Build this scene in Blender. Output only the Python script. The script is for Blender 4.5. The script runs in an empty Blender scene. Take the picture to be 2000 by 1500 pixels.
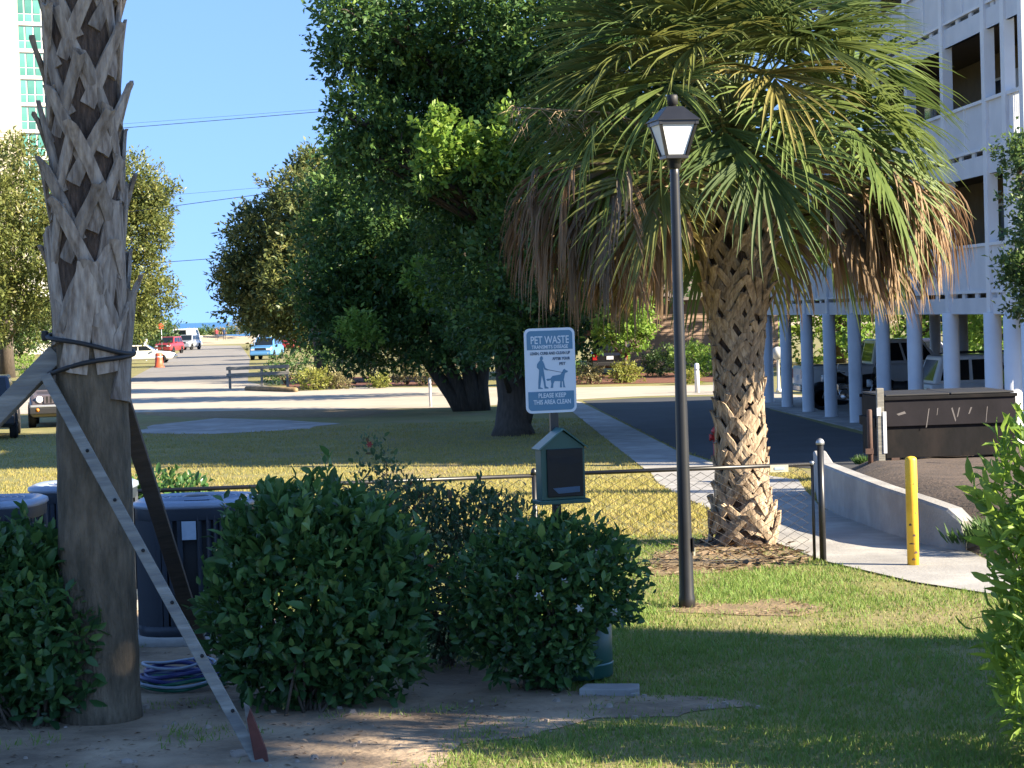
import bpy, bmesh, math, random
import numpy as np
from mathutils import Vector, Matrix, Euler, noise as mnoise
random.seed(7); rng = np.random.default_rng(11)
SC = bpy.context.scene
COL = SC.collection
R = math.radians
# ------------------------------------------------------------------ camera
F = 4331.0; CAMH = 2.0; ROLL = R(1.8); PITCH = math.atan(139 * math.cos(ROLL) / F)
cam = bpy.data.cameras.new('camera'); cam.sensor_width = 36; cam.lens = 36 * F / 2000
cam.clip_start = .1; cam.clip_end = 60000
camo = bpy.data.objects.new('camera', cam); COL.objects.link(camo)
camo.matrix_world = Matrix.Translation((0, 0, CAMH)) @ Matrix.Rotation(R(90) - PITCH, 4, 'X') @ Matrix.Rotation(-ROLL, 4, 'Z')
SC.camera = camo
# ------------------------------------------------------------------ sky, sun, exposure
SUN_AZ, SUN_EL = R(112), R(27)          # azimuth clockwise from +Y
SUND = Vector((math.sin(SUN_AZ) * math.cos(SUN_EL), math.cos(SUN_AZ) * math.cos(SUN_EL), math.sin(SUN_EL)))
W = bpy.data.worlds.new('World'); SC.world = W; W.use_nodes = True
nt = W.node_tree; sky = nt.nodes.new('ShaderNodeTexSky'); sky.sky_type = 'NISHITA'
sky.sun_disc = False; sky.sun_elevation = SUN_EL; sky.sun_rotation = SUN_AZ
sky.air_density = 1.0; sky.dust_density = 0; sky.ozone_density = 3.8; sky.altitude = 1600
# clear sea air: look the sky up a little above the true direction, all round, so no white haze rings the horizon
tcw = nt.nodes.new('ShaderNodeTexCoord'); lift = nt.nodes.new('ShaderNodeVectorMath'); lift.operation = 'ADD'; lift.inputs[1].default_value = (0, 0, .32)
nrmw = nt.nodes.new('ShaderNodeVectorMath'); nrmw.operation = 'NORMALIZE'; nt.links.new(tcw.outputs['Generated'], lift.inputs[0]); nt.links.new(lift.outputs[0], nrmw.inputs[0]); nt.links.new(nrmw.outputs[0], sky.inputs[0])
bg = nt.nodes['Background']; nt.links.new(sky.outputs[0], bg.inputs[0]); bg.inputs[1].default_value = .105
sl = bpy.data.lights.new('sun', 'SUN'); sl.energy = 4.7; sl.angle = R(.55); sl.color = (1, .87, .66)
so = bpy.data.objects.new('sun', sl); COL.objects.link(so); so.rotation_euler = SUND.to_track_quat('Z', 'Y').to_euler()
so.location = SUND * 60
vs = SC.view_settings; vs.view_transform = 'Standard'; vs.look = 'None'; vs.gamma = 1; vs.use_curve_mapping = False
vs.exposure = 2.05
SC.cycles.max_bounces = 6; SC.cycles.transparent_max_bounces = 6
# ------------------------------------------------------------------ pixel of the photograph -> place
def ray(x, y):
    u = (x - 1000) / F; v = -(y - 750) / F
    c, s = math.cos(-ROLL), math.sin(-ROLL); u, v = u * c - v * s, u * s + v * c
    cp, sp = math.cos(PITCH), math.sin(PITCH)
    return Vector((u, cp + v * sp, -sp + v * cp))
def sstep(a, b, t):
    t = np.clip((np.asarray(t, float) - a) / (b - a), 0, 1); return t * t * (3 - 2 * t)
def zg(Y): return -1.0 * sstep(18.5, 42, Y)           # the lot falls away by a metre behind the fence
def zgf(Y): return float(zg(Y))
def G(x, y, up=0.0):
    d = ray(x, y); t = 9.0
    for _ in range(60):
        z = zgf(d.y * t) + up; t = t * .5 + .5 * (z - CAMH) / d.z
    return Vector((d.x * t, d.y * t, zgf(d.y * t) + up))
def P(x, y, Y):
    d = ray(x, y); return Vector((d.x * Y / d.y, Y, CAMH + d.z * Y / d.y))
# ------------------------------------------------------------------ materials
def nodes(name):
    m = bpy.data.materials.new(name); m.use_nodes = True
    return m, m.node_tree, m.node_tree.nodes['Principled BSDF']
def ramp(t, stops):
    r = t.nodes.new('ShaderNodeValToRGB'); e = r.color_ramp.elements
    while len(e) < len(stops): e.new(.5)
    for i, (p, c) in enumerate(stops): e[i].position = p; e[i].color = (*c, 1)
    return r
def pm(name, c1, c2=None, scale=6., rough=.75, bump=0., stretch=(1, 1, 1), metal=0., detail=6., rnd=0., c3=None, bscale=None, spec=.5, lo=.35, hi=.68, world=False):
    m, t, b = nodes(name); L = t.links
    b.inputs['Roughness'].default_value = rough; b.inputs['Metallic'].default_value = metal
    b.inputs['Specular IOR Level'].default_value = spec
    if c2 is None: c2 = tuple(v * .82 for v in c1)
    tc = t.nodes.new('ShaderNodeTexCoord'); mp = t.nodes.new('ShaderNodeMapping'); mp.inputs['Scale'].default_value = stretch
    L.new(tc.outputs['Object'], mp.inputs[0])
    if world:
        ge = t.nodes.new('ShaderNodeNewGeometry'); L.new(ge.outputs['Position'], mp.inputs[0])
    n = t.nodes.new('ShaderNodeTexNoise'); n.inputs['Scale'].default_value = scale; n.inputs['Detail'].default_value = detail; n.inputs['Roughness'].default_value = .6
    L.new(mp.outputs[0], n.inputs['Vector'])
    st = [(lo, c2), (hi, c1)]
    if c3: st = [(lo, c3), ((lo + hi) / 2, c2), (hi, c1)]
    r = ramp(t, st); L.new(n.outputs[0], r.inputs[0]); out = r.outputs[0]
    if rnd:
        oi = t.nodes.new('ShaderNodeObjectInfo'); mr = t.nodes.new('ShaderNodeMapRange'); mr.inputs[3].default_value = 1 - rnd; mr.inputs[4].default_value = 1 + rnd
        L.new(oi.outputs['Random'], mr.inputs[0]); h = t.nodes.new('ShaderNodeHueSaturation'); L.new(mr.outputs[0], h.inputs['Value']); L.new(out, h.inputs['Color']); out = h.outputs[0]
    L.new(out, b.inputs['Base Color'])
    if bump:
        n2 = t.nodes.new('ShaderNodeTexNoise'); n2.inputs['Scale'].default_value = bscale or scale * 3; n2.inputs['Detail'].default_value = 8
        L.new(mp.outputs[0], n2.inputs['Vector']); bp = t.nodes.new('ShaderNodeBump'); bp.inputs['Strength'].default_value = bump; bp.inputs['Distance'].default_value = .02
        L.new(n2.outputs[0], bp.inputs['Height']); L.new(bp.outputs[0], b.inputs['Normal'])
    return m
def leafmat(name, cols, src='attr', transl=.3, rough=.45, spec=.35):
    m, t, b = nodes(name); L = t.links
    b.inputs['Roughness'].default_value = rough; b.inputs['Specular IOR Level'].default_value = spec
    if src == 'attr':
        a = t.nodes.new('ShaderNodeAttribute'); a.attribute_name = 'tint'; f = a.outputs['Fac']
    else:
        a = t.nodes.new('ShaderNodeObjectInfo'); f = a.outputs['Random']
    r = ramp(t, [(i / (len(cols) - 1), c) for i, c in enumerate(cols)]); L.new(f, r.inputs[0])
    L.new(r.outputs[0], b.inputs['Base Color'])
    tr = t.nodes.new('ShaderNodeBsdfTranslucent'); hs = t.nodes.new('ShaderNodeHueSaturation'); hs.inputs['Value'].default_value = 1.5; hs.inputs['Hue'].default_value = .485
    L.new(r.outputs[0], hs.inputs['Color']); L.new(hs.outputs[0], tr.inputs[0])
    mx = t.nodes.new('ShaderNodeMixShader'); mx.inputs[0].default_value = transl
    L.new(b.outputs[0], mx.inputs[1]); L.new(tr.outputs[0], mx.inputs[2]); L.new(mx.outputs[0], t.nodes['Material Output'].inputs[0])
    return m
def glassy(name, c=(.012, .016, .02), rough=.06):
    m, t, b = nodes(name); b.inputs['Base Color'].default_value = (*c, 1); b.inputs['Roughness'].default_value = rough; b.inputs['Specular IOR Level'].default_value = .6
    return m
def paint(name, c, rough=.28, coat=.5, metal=0.):
    m = pm(name, c, tuple(v * .93 for v in c), 2.5, rough, metal=metal); m.node_tree.nodes['Principled BSDF'].inputs['Coat Weight'].default_value = coat; return m
M = {}
M['grass_soil'] = pm('grass_soil', (.27, .225, .08), (.17, .165, .05), .55, .95, .5, c3=(.22, .175, .08), bscale=30, world=True)
M['dirt'] = pm('dirt', (.42, .32, .22), (.29, .215, .145), 1.6, .95, .8, c3=(.15, .108, .072), bscale=22, detail=10, world=True)
M['mulch'] = pm('mulch', (.20, .075, .04), (.10, .04, .025), 5, .95, .8, bscale=40, world=True)
M['bed_soil'] = pm('bed_soil', (.11, .075, .052), (.06, .042, .03), 3, .95, .9, bscale=25, world=True)
M['straw'] = pm('straw_soil', (.27, .19, .10), (.16, .115, .06), 4, .95, .8, bscale=30, world=True)
M['concrete'] = pm('concrete', (.40, .385, .36), (.30, .29, .275), 1.5, .9, .25, c3=(.24, .23, .22), bscale=40, world=True)
M['beige_paving'] = pm('beige_paving', (.42, .37, .30), (.34, .30, .245), .5, .92, .25, bscale=20, world=True)
M['old_asphalt'] = pm('old_asphalt', (.235, .22, .205), (.17, .16, .15), .6, .92, .25, bscale=20, world=True)
M['asphalt'] = pm('asphalt', (.052, .054, .058), (.034, .035, .038), .8, .85, .3, bscale=40, world=True)
M['sand'] = pm('sand', (.42, .35, .25), (.33, .27, .19), 1, .95, .3, world=True)
M['sea'] = pm('sea', (.012, .10, .22), (.02, .13, .26), .02, .25, .15, stretch=(1, 4, 1), bscale=.2)
M['white_paint'] = pm('white_paint', (.62, .64, .68), (.52, .545, .59), 1.2, .55, .05)
M['white_trim'] = pm('white_trim', (.70, .72, .75), (.60, .62, .66), 1.2, .5, .05)
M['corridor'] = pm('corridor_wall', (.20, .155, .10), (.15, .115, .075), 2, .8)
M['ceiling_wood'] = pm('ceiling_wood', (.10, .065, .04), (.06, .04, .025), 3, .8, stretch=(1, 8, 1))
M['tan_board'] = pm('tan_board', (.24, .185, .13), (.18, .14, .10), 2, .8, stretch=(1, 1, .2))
M['dark'] = pm('dark_void', (.012, .012, .013), None, 3, .8)
M['boot'] = pm('palm_boot', (.38, .325, .27), (.25, .205, .165), 5, .9, .5, stretch=(6, 6, 1.2), c3=(.12, .09, .07), rnd=.25, lo=.3, hi=.65)
M['boot_tan'] = pm('palm_boot_tan', (.40, .315, .225), (.25, .185, .125), 6, .9, .4, stretch=(6, 6, 1.2), c3=(.11, .075, .05), rnd=.3, lo=.3, hi=.62)
M['fibre'] = pm('palm_fibre', (.15, .10, .072), (.085, .058, .042), 12, .95, .9, stretch=(4, 4, 1), c3=(.045, .03, .022))
M['palm_trunk'] = pm('palm_trunk', (.20, .155, .105), (.13, .102, .068), 5, .95, .9, stretch=(3, 3, .8), c3=(.07, .058, .038), bscale=30)
M['bark'] = pm('bark', (.095, .075, .058), (.05, .04, .032), 6, .95, .9, stretch=(3, 3, .6))
M['twig'] = pm('twig', (.11, .085, .06), (.06, .045, .032), 10, .9)
M['grey_wood'] = pm('grey_wood', (.30, .285, .25), (.21, .20, .172), 5, .85, .35, stretch=(.4, 5, 5), c3=(.15, .145, .135))
M['brown_wood'] = pm('brown_wood', (.115, .088, .068), (.07, .054, .042), 5, .85, .4, stretch=(.5, 5, 5))
M['stake_red'] = pm('stake_red', (.16, .05, .035), (.09, .03, .022), 6, .85, .3)
M['black_metal'] = pm('black_metal', (.014, .014, .016), (.009, .009, .01), 8, .38, spec=.6)
M['black_strap'] = pm('black_strap', (.018, .018, .02), None, 8, .6)
M['rust_metal'] = pm('rust_metal', (.10, .05, .035), (.05, .03, .025), 8, .7)
M['galv'] = pm('galvanised', (.42, .44, .47), (.32, .34, .37), 6, .4, metal=.7)
M['frost'] = pm('frosted_pane', (.74, .78, .82), (.66, .70, .75), 3, .35)
M['sign_white'] = pm('sign_white', (.62, .68, .74), (.56, .62, .68), 3, .4)
M['sign_blue'] = pm('sign_blue', (.075, .20, .32), (.065, .18, .29), 3, .4)
M['sign_ink'] = pm('sign_ink', (.04, .09, .16), None, 3, .5)
M['station_green'] = pm('station_green', (.02, .085, .07), (.014, .065, .055), 4, .4)
M['station_roof'] = pm('station_roof', (.05, .15, .15), (.04, .12, .12), 4, .35)
M['station_black'] = pm('station_black', (.008, .008, .009), (.012, .012, .013), 5, .45, .2, bscale=9, spec=.3)
M['cream'] = pm('cream_plaque', (.55, .53, .42), None, 5, .6)
M['yellow'] = pm('yellow_paint', (.72, .44, .035), (.62, .36, .03), 3, .5, c3=(.40, .22, .03), lo=.25, hi=.5)
M['dumpster'] = pm('dumpster_steel', (.012, .011, .013), (.008, .008, .009), 2.5, .75, .2, c3=(.017, .014, .014), stretch=(1, 1, .5), spec=.15)
M['dumpster_top'] = pm('dumpster_band', (.019, .017, .021), (.013, .012, .015), 2, .8, .2, spec=.15)
M['streak'] = pm('pale_streak', (.13, .12, .12), None, 6, .8)
M['ac_body'] = pm('ac_body', (.028, .038, .055), (.02, .028, .042), 3, .5)
M['ac_top'] = pm('ac_top', (.33, .39, .50), (.25, .30, .40), 3, .4, metal=.2)
M['label_white'] = pm('label_white', (.42, .50, .60), (.34, .42, .52), 20, .5)
M['hose_blue'] = pm('hose_blue', (.05, .06, .22), None, 8, .35)
M['hose_green'] = pm('hose_green', (.02, .16, .10), None, 8, .35)
M['hose_pale'] = pm('hose_pale', (.38, .46, .58), None, 8, .35)
M['stone'] = pm('stone', (.36, .30, .25), (.24, .20, .165), 8, .9, .4)
M['cream_stucco'] = pm('cream_stucco', (.40, .355, .27), (.38, .34, .26), .05, .9)
M['hotel_white'] = pm('hotel_white', (.55, .55, .52), None, .1, .7)
M['hotel_glass'] = pm('hotel_glass', (.05, .17, .14), (.09, .24, .20), .25, .12, rnd=.35)
M['siding_tan'] = pm('siding_tan', (.36, .25, .19), (.29, .20, .15), 1, .8, stretch=(.3, 1, 1))
M['roof_shingle'] = pm('roof_shingle', (.16, .13, .115), (.10, .085, .075), 4, .9, .4)
M['glass'] = glassy('car_glass'); M['win_glass'] = glassy('window_glass', (.03, .04, .05), .05)
M['tyre'] = pm('tyre', (.016, .016, .017), None, 8, .85)
M['rim'] = pm('rim', (.40, .41, .43), None, 5, .3, metal=.8)
M['chrome'] = pm('chrome', (.65, .66, .68), None, 5, .15, metal=1.)
M['lamp_clear'] = pm('lamp_clear', (.75, .78, .80), None, 5, .15)
M['lamp_red'] = pm('lamp_red', (.42, .018, .02), None, 5, .2)
M['amber'] = pm('amber', (.6, .2, .02), None, 5, .3)
M['plastic'] = pm('black_plastic', (.02, .02, .022), None, 8, .6)
M['plate'] = pm('number_plate', (.7, .72, .75), None, 8, .5)
M['orange'] = pm('orange_plastic', (.62, .10, .04), None, 4, .5)
M['hydrant'] = pm('hydrant_red', (.42, .03, .025), (.33, .025, .02), 5, .45)
M['wire'] = pm('wire', (.03, .04, .055), None, 1, .7)
M['p_gunmetal'] = paint('paint_gunmetal', (.10, .085, .095)); M['p_navy'] = paint('paint_navy', (.02, .025, .05)); M['p_white'] = paint('paint_white', (.74, .74, .74))
M['p_silver'] = paint('paint_silver', (.42, .44, .47), metal=.4); M['p_red'] = paint('paint_red', (.30, .03, .03)); M['p_black'] = paint('paint_black', (.012, .012, .014)); M['p_maroon'] = paint('paint_maroon', (.03, .007, .008)); M['p_blue'] = paint('paint_blue', (.10, .28, .55)); M['p_ivory'] = paint('paint_ivory', (.72, .70, .62))
M['l_oak'] = leafmat('leaf_oak', [(0.0312, 0.0754, 0.026), (0.0572, 0.1235, 0.0338), (0.0975, 0.182, 0.0442), (0.182, 0.2795, 0.0585)])
M['l_oak_far'] = leafmat('leaf_oak_far', [(0.03, 0.066, 0.0264), (0.06, 0.114, 0.036), (0.102, 0.168, 0.048), (0.168, 0.234, 0.066)])
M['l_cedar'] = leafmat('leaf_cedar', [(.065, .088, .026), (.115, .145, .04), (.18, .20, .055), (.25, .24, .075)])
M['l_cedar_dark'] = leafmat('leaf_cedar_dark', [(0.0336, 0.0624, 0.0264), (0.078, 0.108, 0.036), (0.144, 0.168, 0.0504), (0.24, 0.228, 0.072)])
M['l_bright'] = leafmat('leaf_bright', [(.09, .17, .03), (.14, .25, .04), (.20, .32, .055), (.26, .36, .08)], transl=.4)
M['l_yellow'] = leafmat('leaf_yellow_shrub', [(.14, .17, .035), (.22, .24, .05), (.30, .29, .08)])
M['l_dry'] = leafmat('leaf_dry_shrub', [(.13, .12, .05), (.22, .20, .09), (.30, .26, .13)])
M['l_hedge'] = leafmat('leaf_hedge', [(.03, .075, .02), (.05, .11, .028), (.09, .16, .04)])
M['l_bush'] = leafmat('leaf_bush', [(0.0275, 0.075, 0.03), (0.045, 0.1125, 0.035), (0.0725, 0.1625, 0.0425), (0.1375, 0.2375, 0.0562)], rough=.32)
M['l_bush_o'] = leafmat('leaf_bush_single', [(0.03, 0.0825, 0.0325), (0.0475, 0.12, 0.0375), (0.075, 0.1688, 0.045), (0.1438, 0.2438, 0.0625)], src='object', rough=.32)
M['l_fine'] = leafmat('leaf_fine_bush', [(0.0312, 0.0672, 0.0336), (0.0504, 0.102, 0.0432), (0.078, 0.138, 0.0576), (0.144, 0.072, 0.048)])
M['l_lime'] = leafmat('leaf_lime', [(.10, .19, .03), (.17, .28, .045), (.25, .36, .07)], transl=.45)
M['l_lime_o'] = leafmat('leaf_lime_single', [(.10, .19, .03), (.17, .28, .045), (.25, .36, .07)], src='object', transl=.45)
M['l_flower'] = leafmat('petal_white', [(.75, .76, .78), (.8, .8, .76)])
M['l_redflower'] = leafmat('petal_red', [(.30, .05, .04), (.42, .12, .08)])
M['f_green'] = leafmat('frond_green', [(0.0625, 0.1, 0.0325), (0.1, 0.15, 0.0425), (0.15, 0.2, 0.0562)], src='object', transl=.28, rough=.55, spec=.2)
M['f_yellow'] = leafmat('frond_yellowing', [(.10, .13, .035), (.17, .18, .05), (.24, .20, .07)], src='object', transl=.3)
M['f_brown'] = leafmat('frond_dead', [(.15, .105, .062), (.25, .17, .10), (.33, .235, .145)], src='object', transl=.25, rough=.7)
M['f_grey'] = leafmat('frond_dead_grey', [(.14, .12, .10), (.22, .18, .145)], src='object', transl=.2, rough=.8)
M['petiole'] = pm('petiole', (.13, .16, .05), (.09, .11, .035), 5, .5); M['petiole_dead'] = pm('petiole_dead', (.36, .27, .17), (.25, .18, .11), 5, .8)
M['g_near'] = leafmat('grass_blade', [(.32, .27, .12), (.17, .225, .05), (.12, .22, .04), (.20, .28, .06)], transl=.3, rough=.6)
M['g_far'] = leafmat('grass_blade_dry', [(.40, .31, .12), (.34, .29, .085), (.25, .24, .06), (.38, .31, .10)], transl=.3, rough=.7)
M['litter'] = leafmat('litter', [(.10, .065, .04), (.22, .15, .09), (.32, .25, .17)], transl=.05, rough=.9)
# ------------------------------------------------------------------ mesh helpers
class MB:
    def __init__(s): s.v = []; s.f = []; s.sm = []
    def add(s, vs, fs, smooth=False):
        o = len(s.v); s.v += [tuple(v) for v in vs]; s.f += [tuple(i + o for i in f) for f in fs]; s.sm += [smooth] * len(fs); return s
    def box(s, c, d, mat=None):
        x, y, z = (k / 2 for k in d); m = mat or Matrix.Identity(4)
        vs = [m @ (Vector(c) + Vector((a * x, b * y, e * z))) if mat is None else m @ Vector((c[0] + a * x, c[1] + b * y, c[2] + e * z)) for e in (-1, 1) for b in (-1, 1) for a in (-1, 1)]
        return s.add(vs, [(0, 2, 3, 1), (4, 5, 7, 6), (0, 1, 5, 4), (2, 6, 7, 3), (0, 4, 6, 2), (1, 3, 7, 5)])
    def bar(s, a, b, w, h, up=(0, 0, 1)):          # a board from a to b
        a, b = Vector(a), Vector(b); d = (b - a).normalized(); u = Vector(up)
        sd = d.cross(u)
        if sd.length < 1e-4: sd = d.cross(Vector((1, 0, 0)))
        sd.normalize(); u = sd.cross(d)
        vs = [p + sd * i * w / 2 + u * j * h / 2 for p in (a, b) for j in (-1, 1) for i in (-1, 1)]
        return s.add(vs, [(0, 1, 3, 2), (4, 6, 7, 5), (0, 4, 5, 1), (2, 3, 7, 6), (0, 2, 6, 4), (1, 5, 7, 3)])
    def tube(s, pts, rad, n=8, caps=True, smooth=True):
        pts = [Vector(p) for p in pts]
        if not hasattr(rad, '__len__'): rad = [rad] * len(pts)
        rings = []; prev = None
        for i, p in enumerate(pts):
            d = (pts[min(i + 1, len(pts) - 1)] - pts[max(i - 1, 0)]).normalized()
            if prev is None:
                prev = d.orthogonal().normalized()
            else:
                prev = (prev - d * prev.dot(d)); prev = prev.normalized() if prev.length > 1e-5 else d.orthogonal().normalized()
            b = d.cross(prev)
            rings.append([p + (prev * math.cos(2 * math.pi * k / n) + b * math.sin(2 * math.pi * k / n)) * rad[i] for k in range(n)])
        vs = [v for r in rings for v in r]; fs = []
        for i in range(len(pts) - 1):
            for k in range(n):
                a = i * n + k; b = i * n + (k + 1) % n; fs.append((a, b, b + n, a + n))
        if caps: fs += [tuple(range(n))[::-1], tuple((len(pts) - 1) * n + k for k in range(n))]
        return s.add(vs, fs, smooth)
    def lathe(s, prof, c=(0, 0, 0), n=16, axis='z', smooth=True, caps=True):
        vs = []; fs = []
        for r, z in prof:
            for k in range(n):
                a = 2 * math.pi * k / n; x, y = r * math.cos(a), r * math.sin(a)
                v = (x, y, z) if axis == 'z' else ((z, x, y) if axis == 'x' else (x, z, y))
                vs.append(Vector(c) + Vector(v))
        for i in range(len(prof) - 1):
            for k in range(n):
                a = i * n + k; b = i * n + (k + 1) % n
                fs.append((a, b, b + n, a + n) if axis != 'y' else (a + n, b + n, b, a))
        if caps: fs += [tuple(range(n))[::-1], tuple((len(prof) - 1) * n + k for k in range(n))]
        return s.add(vs, fs, smooth)
    def prism(s, poly, vec):                        # polygon (3-D points) extruded along vec
        n = len(poly); vec = Vector(vec); a = [Vector(p) for p in poly]
        fs = [tuple(range(n))[::-1], tuple(range(n, 2 * n))] + [(i, (i + 1) % n, n + (i + 1) % n, n + i) for i in range(n)]
        return s.add(a + [p + vec for p in a], fs)
    def xf(s, m): s.v = [tuple(m @ Vector(v)) for v in s.v]; return s
    def mesh(s, name, mat=None):
        me = bpy.data.meshes.new(name); me.from_pydata(s.v, [], s.f); me.polygons.foreach_set('use_smooth', s.sm)
        if mat: me.materials.append(M[mat] if isinstance(mat, str) else mat)
        return me
    def build(s, name, mat, parent=None, bevel=0.):
        o = bpy.data.objects.new(name, s.mesh(name, mat)); COL.objects.link(o)
        if parent: o.parent = parent
        if bevel:
            b = o.modifiers.new('bevel', 'BEVEL'); b.width = bevel; b.segments = 2; b.limit_method = 'ANGLE'; b.angle_limit = R(35)
        return o
def inst(name, me, parent, mw=None):
    o = bpy.data.objects.new(name, me); COL.objects.link(o)
    if parent: o.parent = parent
    if mw is not None: o.matrix_local = mw
    return o
def tag(o, label=None, cat=None, group=None, kind=None):
    if label: o['label'] = label
    if cat: o['category'] = cat
    if group: o['group'] = group
    if kind: o['kind'] = kind
    return o
def thing(name, label, cat, loc=(0, 0, 0), rz=0., group=None):
    o = bpy.data.objects.new(name, None); COL.objects.link(o); o.location = loc; o.rotation_euler = (0, 0, rz); o.empty_display_size = .2
    return tag(o, label, cat, group)
def npmesh(name, V, Fc, mat, tint=None, smooth=False):
    me = bpy.data.meshes.new(name); V = np.ascontiguousarray(V, np.float32); Fc = np.ascontiguousarray(Fc, np.int32); k = Fc.shape[1]
    me.vertices.add(len(V)); me.vertices.foreach_set('co', V.ravel())
    me.loops.add(Fc.size); me.loops.foreach_set('vertex_index', Fc.ravel())
    me.polygons.add(len(Fc)); me.polygons.foreach_set('loop_start', np.arange(0, Fc.size, k, dtype=np.int32))
    if smooth: me.polygons.foreach_set('use_smooth', np.ones(len(Fc), bool))
    if tint is not None:
        a = me.attributes.new('tint', 'FLOAT', 'FACE'); a.data.foreach_set('value', np.ascontiguousarray(tint, np.float32))
    me.materials.append(M[mat]); me.update(calc_edges=True); return me
def unit(a): return a / np.maximum(np.linalg.norm(a, axis=-1, keepdims=True), 1e-9)
def quads(pos, d, n, L, Wd, fold=.25):
    """folded diamond leaves: base pos, direction d, normal n"""
    d = unit(d); s = unit(np.cross(d, n)); n = np.cross(s, d); L = L[:, None]; Wd = Wd[:, None]
    m = pos + d * L * .45
    V = np.stack([pos, m + s * Wd / 2 + n * Wd * fold, pos + d * L, m - s * Wd / 2 + n * Wd * fold], 1).reshape(-1, 3)
    i = np.arange(len(pos))[:, None] * 4
    return V, i + np.array([[0, 1, 2, 3]])
def leafbits(pos, d, n, L, Wd, droop=.12):
    """broader pointed leaves with a midrib fold and a bent tip: two quads each, joined on the rib"""
    d = unit(d); s = unit(np.cross(d, n)); n = np.cross(s, d); L = L[:, None]; Wd = Wd[:, None]; k = len(pos)
    up = n * Wd * .22
    V = np.stack([pos, pos + d * L * .38 + s * Wd * .5 + up, pos + d * L * .42, pos + d * L * .38 - s * Wd * .5 + up,
                  pos + d * L * .75 + s * Wd * .36 + up * .5 - n * L * droop * .4, pos + d * L * .75 - s * Wd * .36 + up * .5 - n * L * droop * .4, pos + d * L - n * L * droop], 1).reshape(-1, 3)
    i = np.arange(k)[:, None, None] * 7
    f = np.array([[0, 1, 2, 2], [0, 2, 3, 3], [1, 4, 6, 2], [2, 6, 5, 3]])
    tri = np.array([[0, 1, 2], [0, 2, 3], [1, 4, 6], [1, 6, 2], [2, 6, 5], [2, 5, 3]])
    return V, (i + tri[None]).reshape(-1, 3)
def inpoly(x, y, poly):
    x = np.asarray(x); y = np.asarray(y); ins = np.zeros(x.shape, bool); n = len(poly)
    for i in range(n):
        x1, y1 = poly[i][0], poly[i][1]; x2, y2 = poly[(i + 1) % n][0], poly[(i + 1) % n][1]
        c = ((y1 > y) != (y2 > y)); xs = (x2 - x1) * (y - y1) / ((y2 - y1) if y2 != y1 else 1e-9) + x1
        ins ^= c & (x < xs)
    return ins
def sheet(name, poly, up, mat, jitter=0., step=.15, kind='structure', parent=None, hfun=None):
    """a flat sheet that follows the lie of the land, 'up' above it; outline made uneven by jitter"""
    pts = []
    n = len(poly)
    for i in range(n):
        a = Vector(poly[i][:2]); b = Vector(poly[(i + 1) % n][:2]); k = max(1, int((b - a).length / step)) if jitter else 1
        for j in range(k): pts.append(a.lerp(b, j / k))
    if jitter:
        q = []
        for i, p in enumerate(pts):
            t = (pts[(i + 1) % len(pts)] - pts[i - 1]); nn = Vector((-t.y, t.x)).normalized()
            w = mnoise.noise(Vector((p.x * 1.3, p.y * 1.3, up * 99))) * 1.4 + mnoise.noise(Vector((p.x * 5, p.y * 5, 3))) * .6
            q.append(p + nn * w * jitter)
        pts = q
    bm = bmesh.new(); vs = [bm.verts.new((p.x, p.y, 0)) for p in pts]
    es = [bm.edges.new((vs[i], vs[(i + 1) % len(vs)])) for i in range(len(vs))]
    bmesh.ops.triangle_fill(bm, edges=es, use_beauty=True, normal=(0, 0, 1))
    ys = [p.y for p in pts]
    for Y in np.arange(18, 44, 1.0):
        if min(ys) < Y < max(ys): bmesh.ops.bisect_plane(bm, geom=bm.verts[:] + bm.edges[:] + bm.faces[:], plane_co=(0, Y, 0), plane_no=(0, 1, 0))
    for v in bm.verts: v.co.z = zgf(v.co.y) + up + (hfun(v.co) if hfun else 0)
    for f in bm.faces:
        f.normal_update()
        if f.normal.z < 0: f.normal_flip()
    me = bpy.data.meshes.new(name); bm.to_mesh(me); bm.free(); me.materials.append(M[mat])
    o = bpy.data.objects.new(name, me); COL.objects.link(o); o.parent = parent
    if kind: o['kind'] = kind
    return o
# ================================================================== THE SETTING
def build_ground():
    ys = [-90, -40, 0, 9, 14] + list(np.arange(17, 45, .75)) + [60, 90, 140, 200, 260, 300, 322, 345, 420]
    xs = [-420, -120, -40, -20, -10, -5, 0, 5, 10, 20, 60, 160, 420]
    V = []; Fs = []
    for Y in ys:
        for X in xs:
            z = zgf(Y) - 4.0 * float(sstep(318, 350, Y)) - (3 * max(0, Y - 350) / 70)
            V.append((X, Y, z))
    n = len(xs)
    for j in range(len(ys) - 1):
        for i in range(n - 1): Fs.append((j * n + i, j * n + i + 1, (j + 1) * n + i + 1, (j + 1) * n + i))
    o = npmesh('ground', np.array(V), np.array(Fs), 'grass_soil'); o = inst('ground', o, None); o['kind'] = 'structure'
    mb = MB(); mb.add([(-40000, 330, -4), (40000, 330, -4), (40000, 50000, -4), (-40000, 50000, -4)], [(0, 1, 2, 3)])
    o = mb.build('sea', 'sea'); o['kind'] = 'structure'
build_ground()
g2 = lambda pts: [tuple(G(*p)[:2]) for p in pts]
DIRT = g2([(-420, 1640), (500, 1640), (850, 1530), (900, 1455), (1060, 1442), (1180, 1408), (1330, 1404), (1420, 1388), (1510, 1386), (1480, 1372), (1380, 1362), (1240, 1362), (1130, 1352), (1000, 1310), (860, 1290), (700, 1230), (500, 1185), (200, 1190), (-420, 1210)])
sheet('dirt_bed', DIRT, .004, 'dirt', .11, .1)
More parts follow.
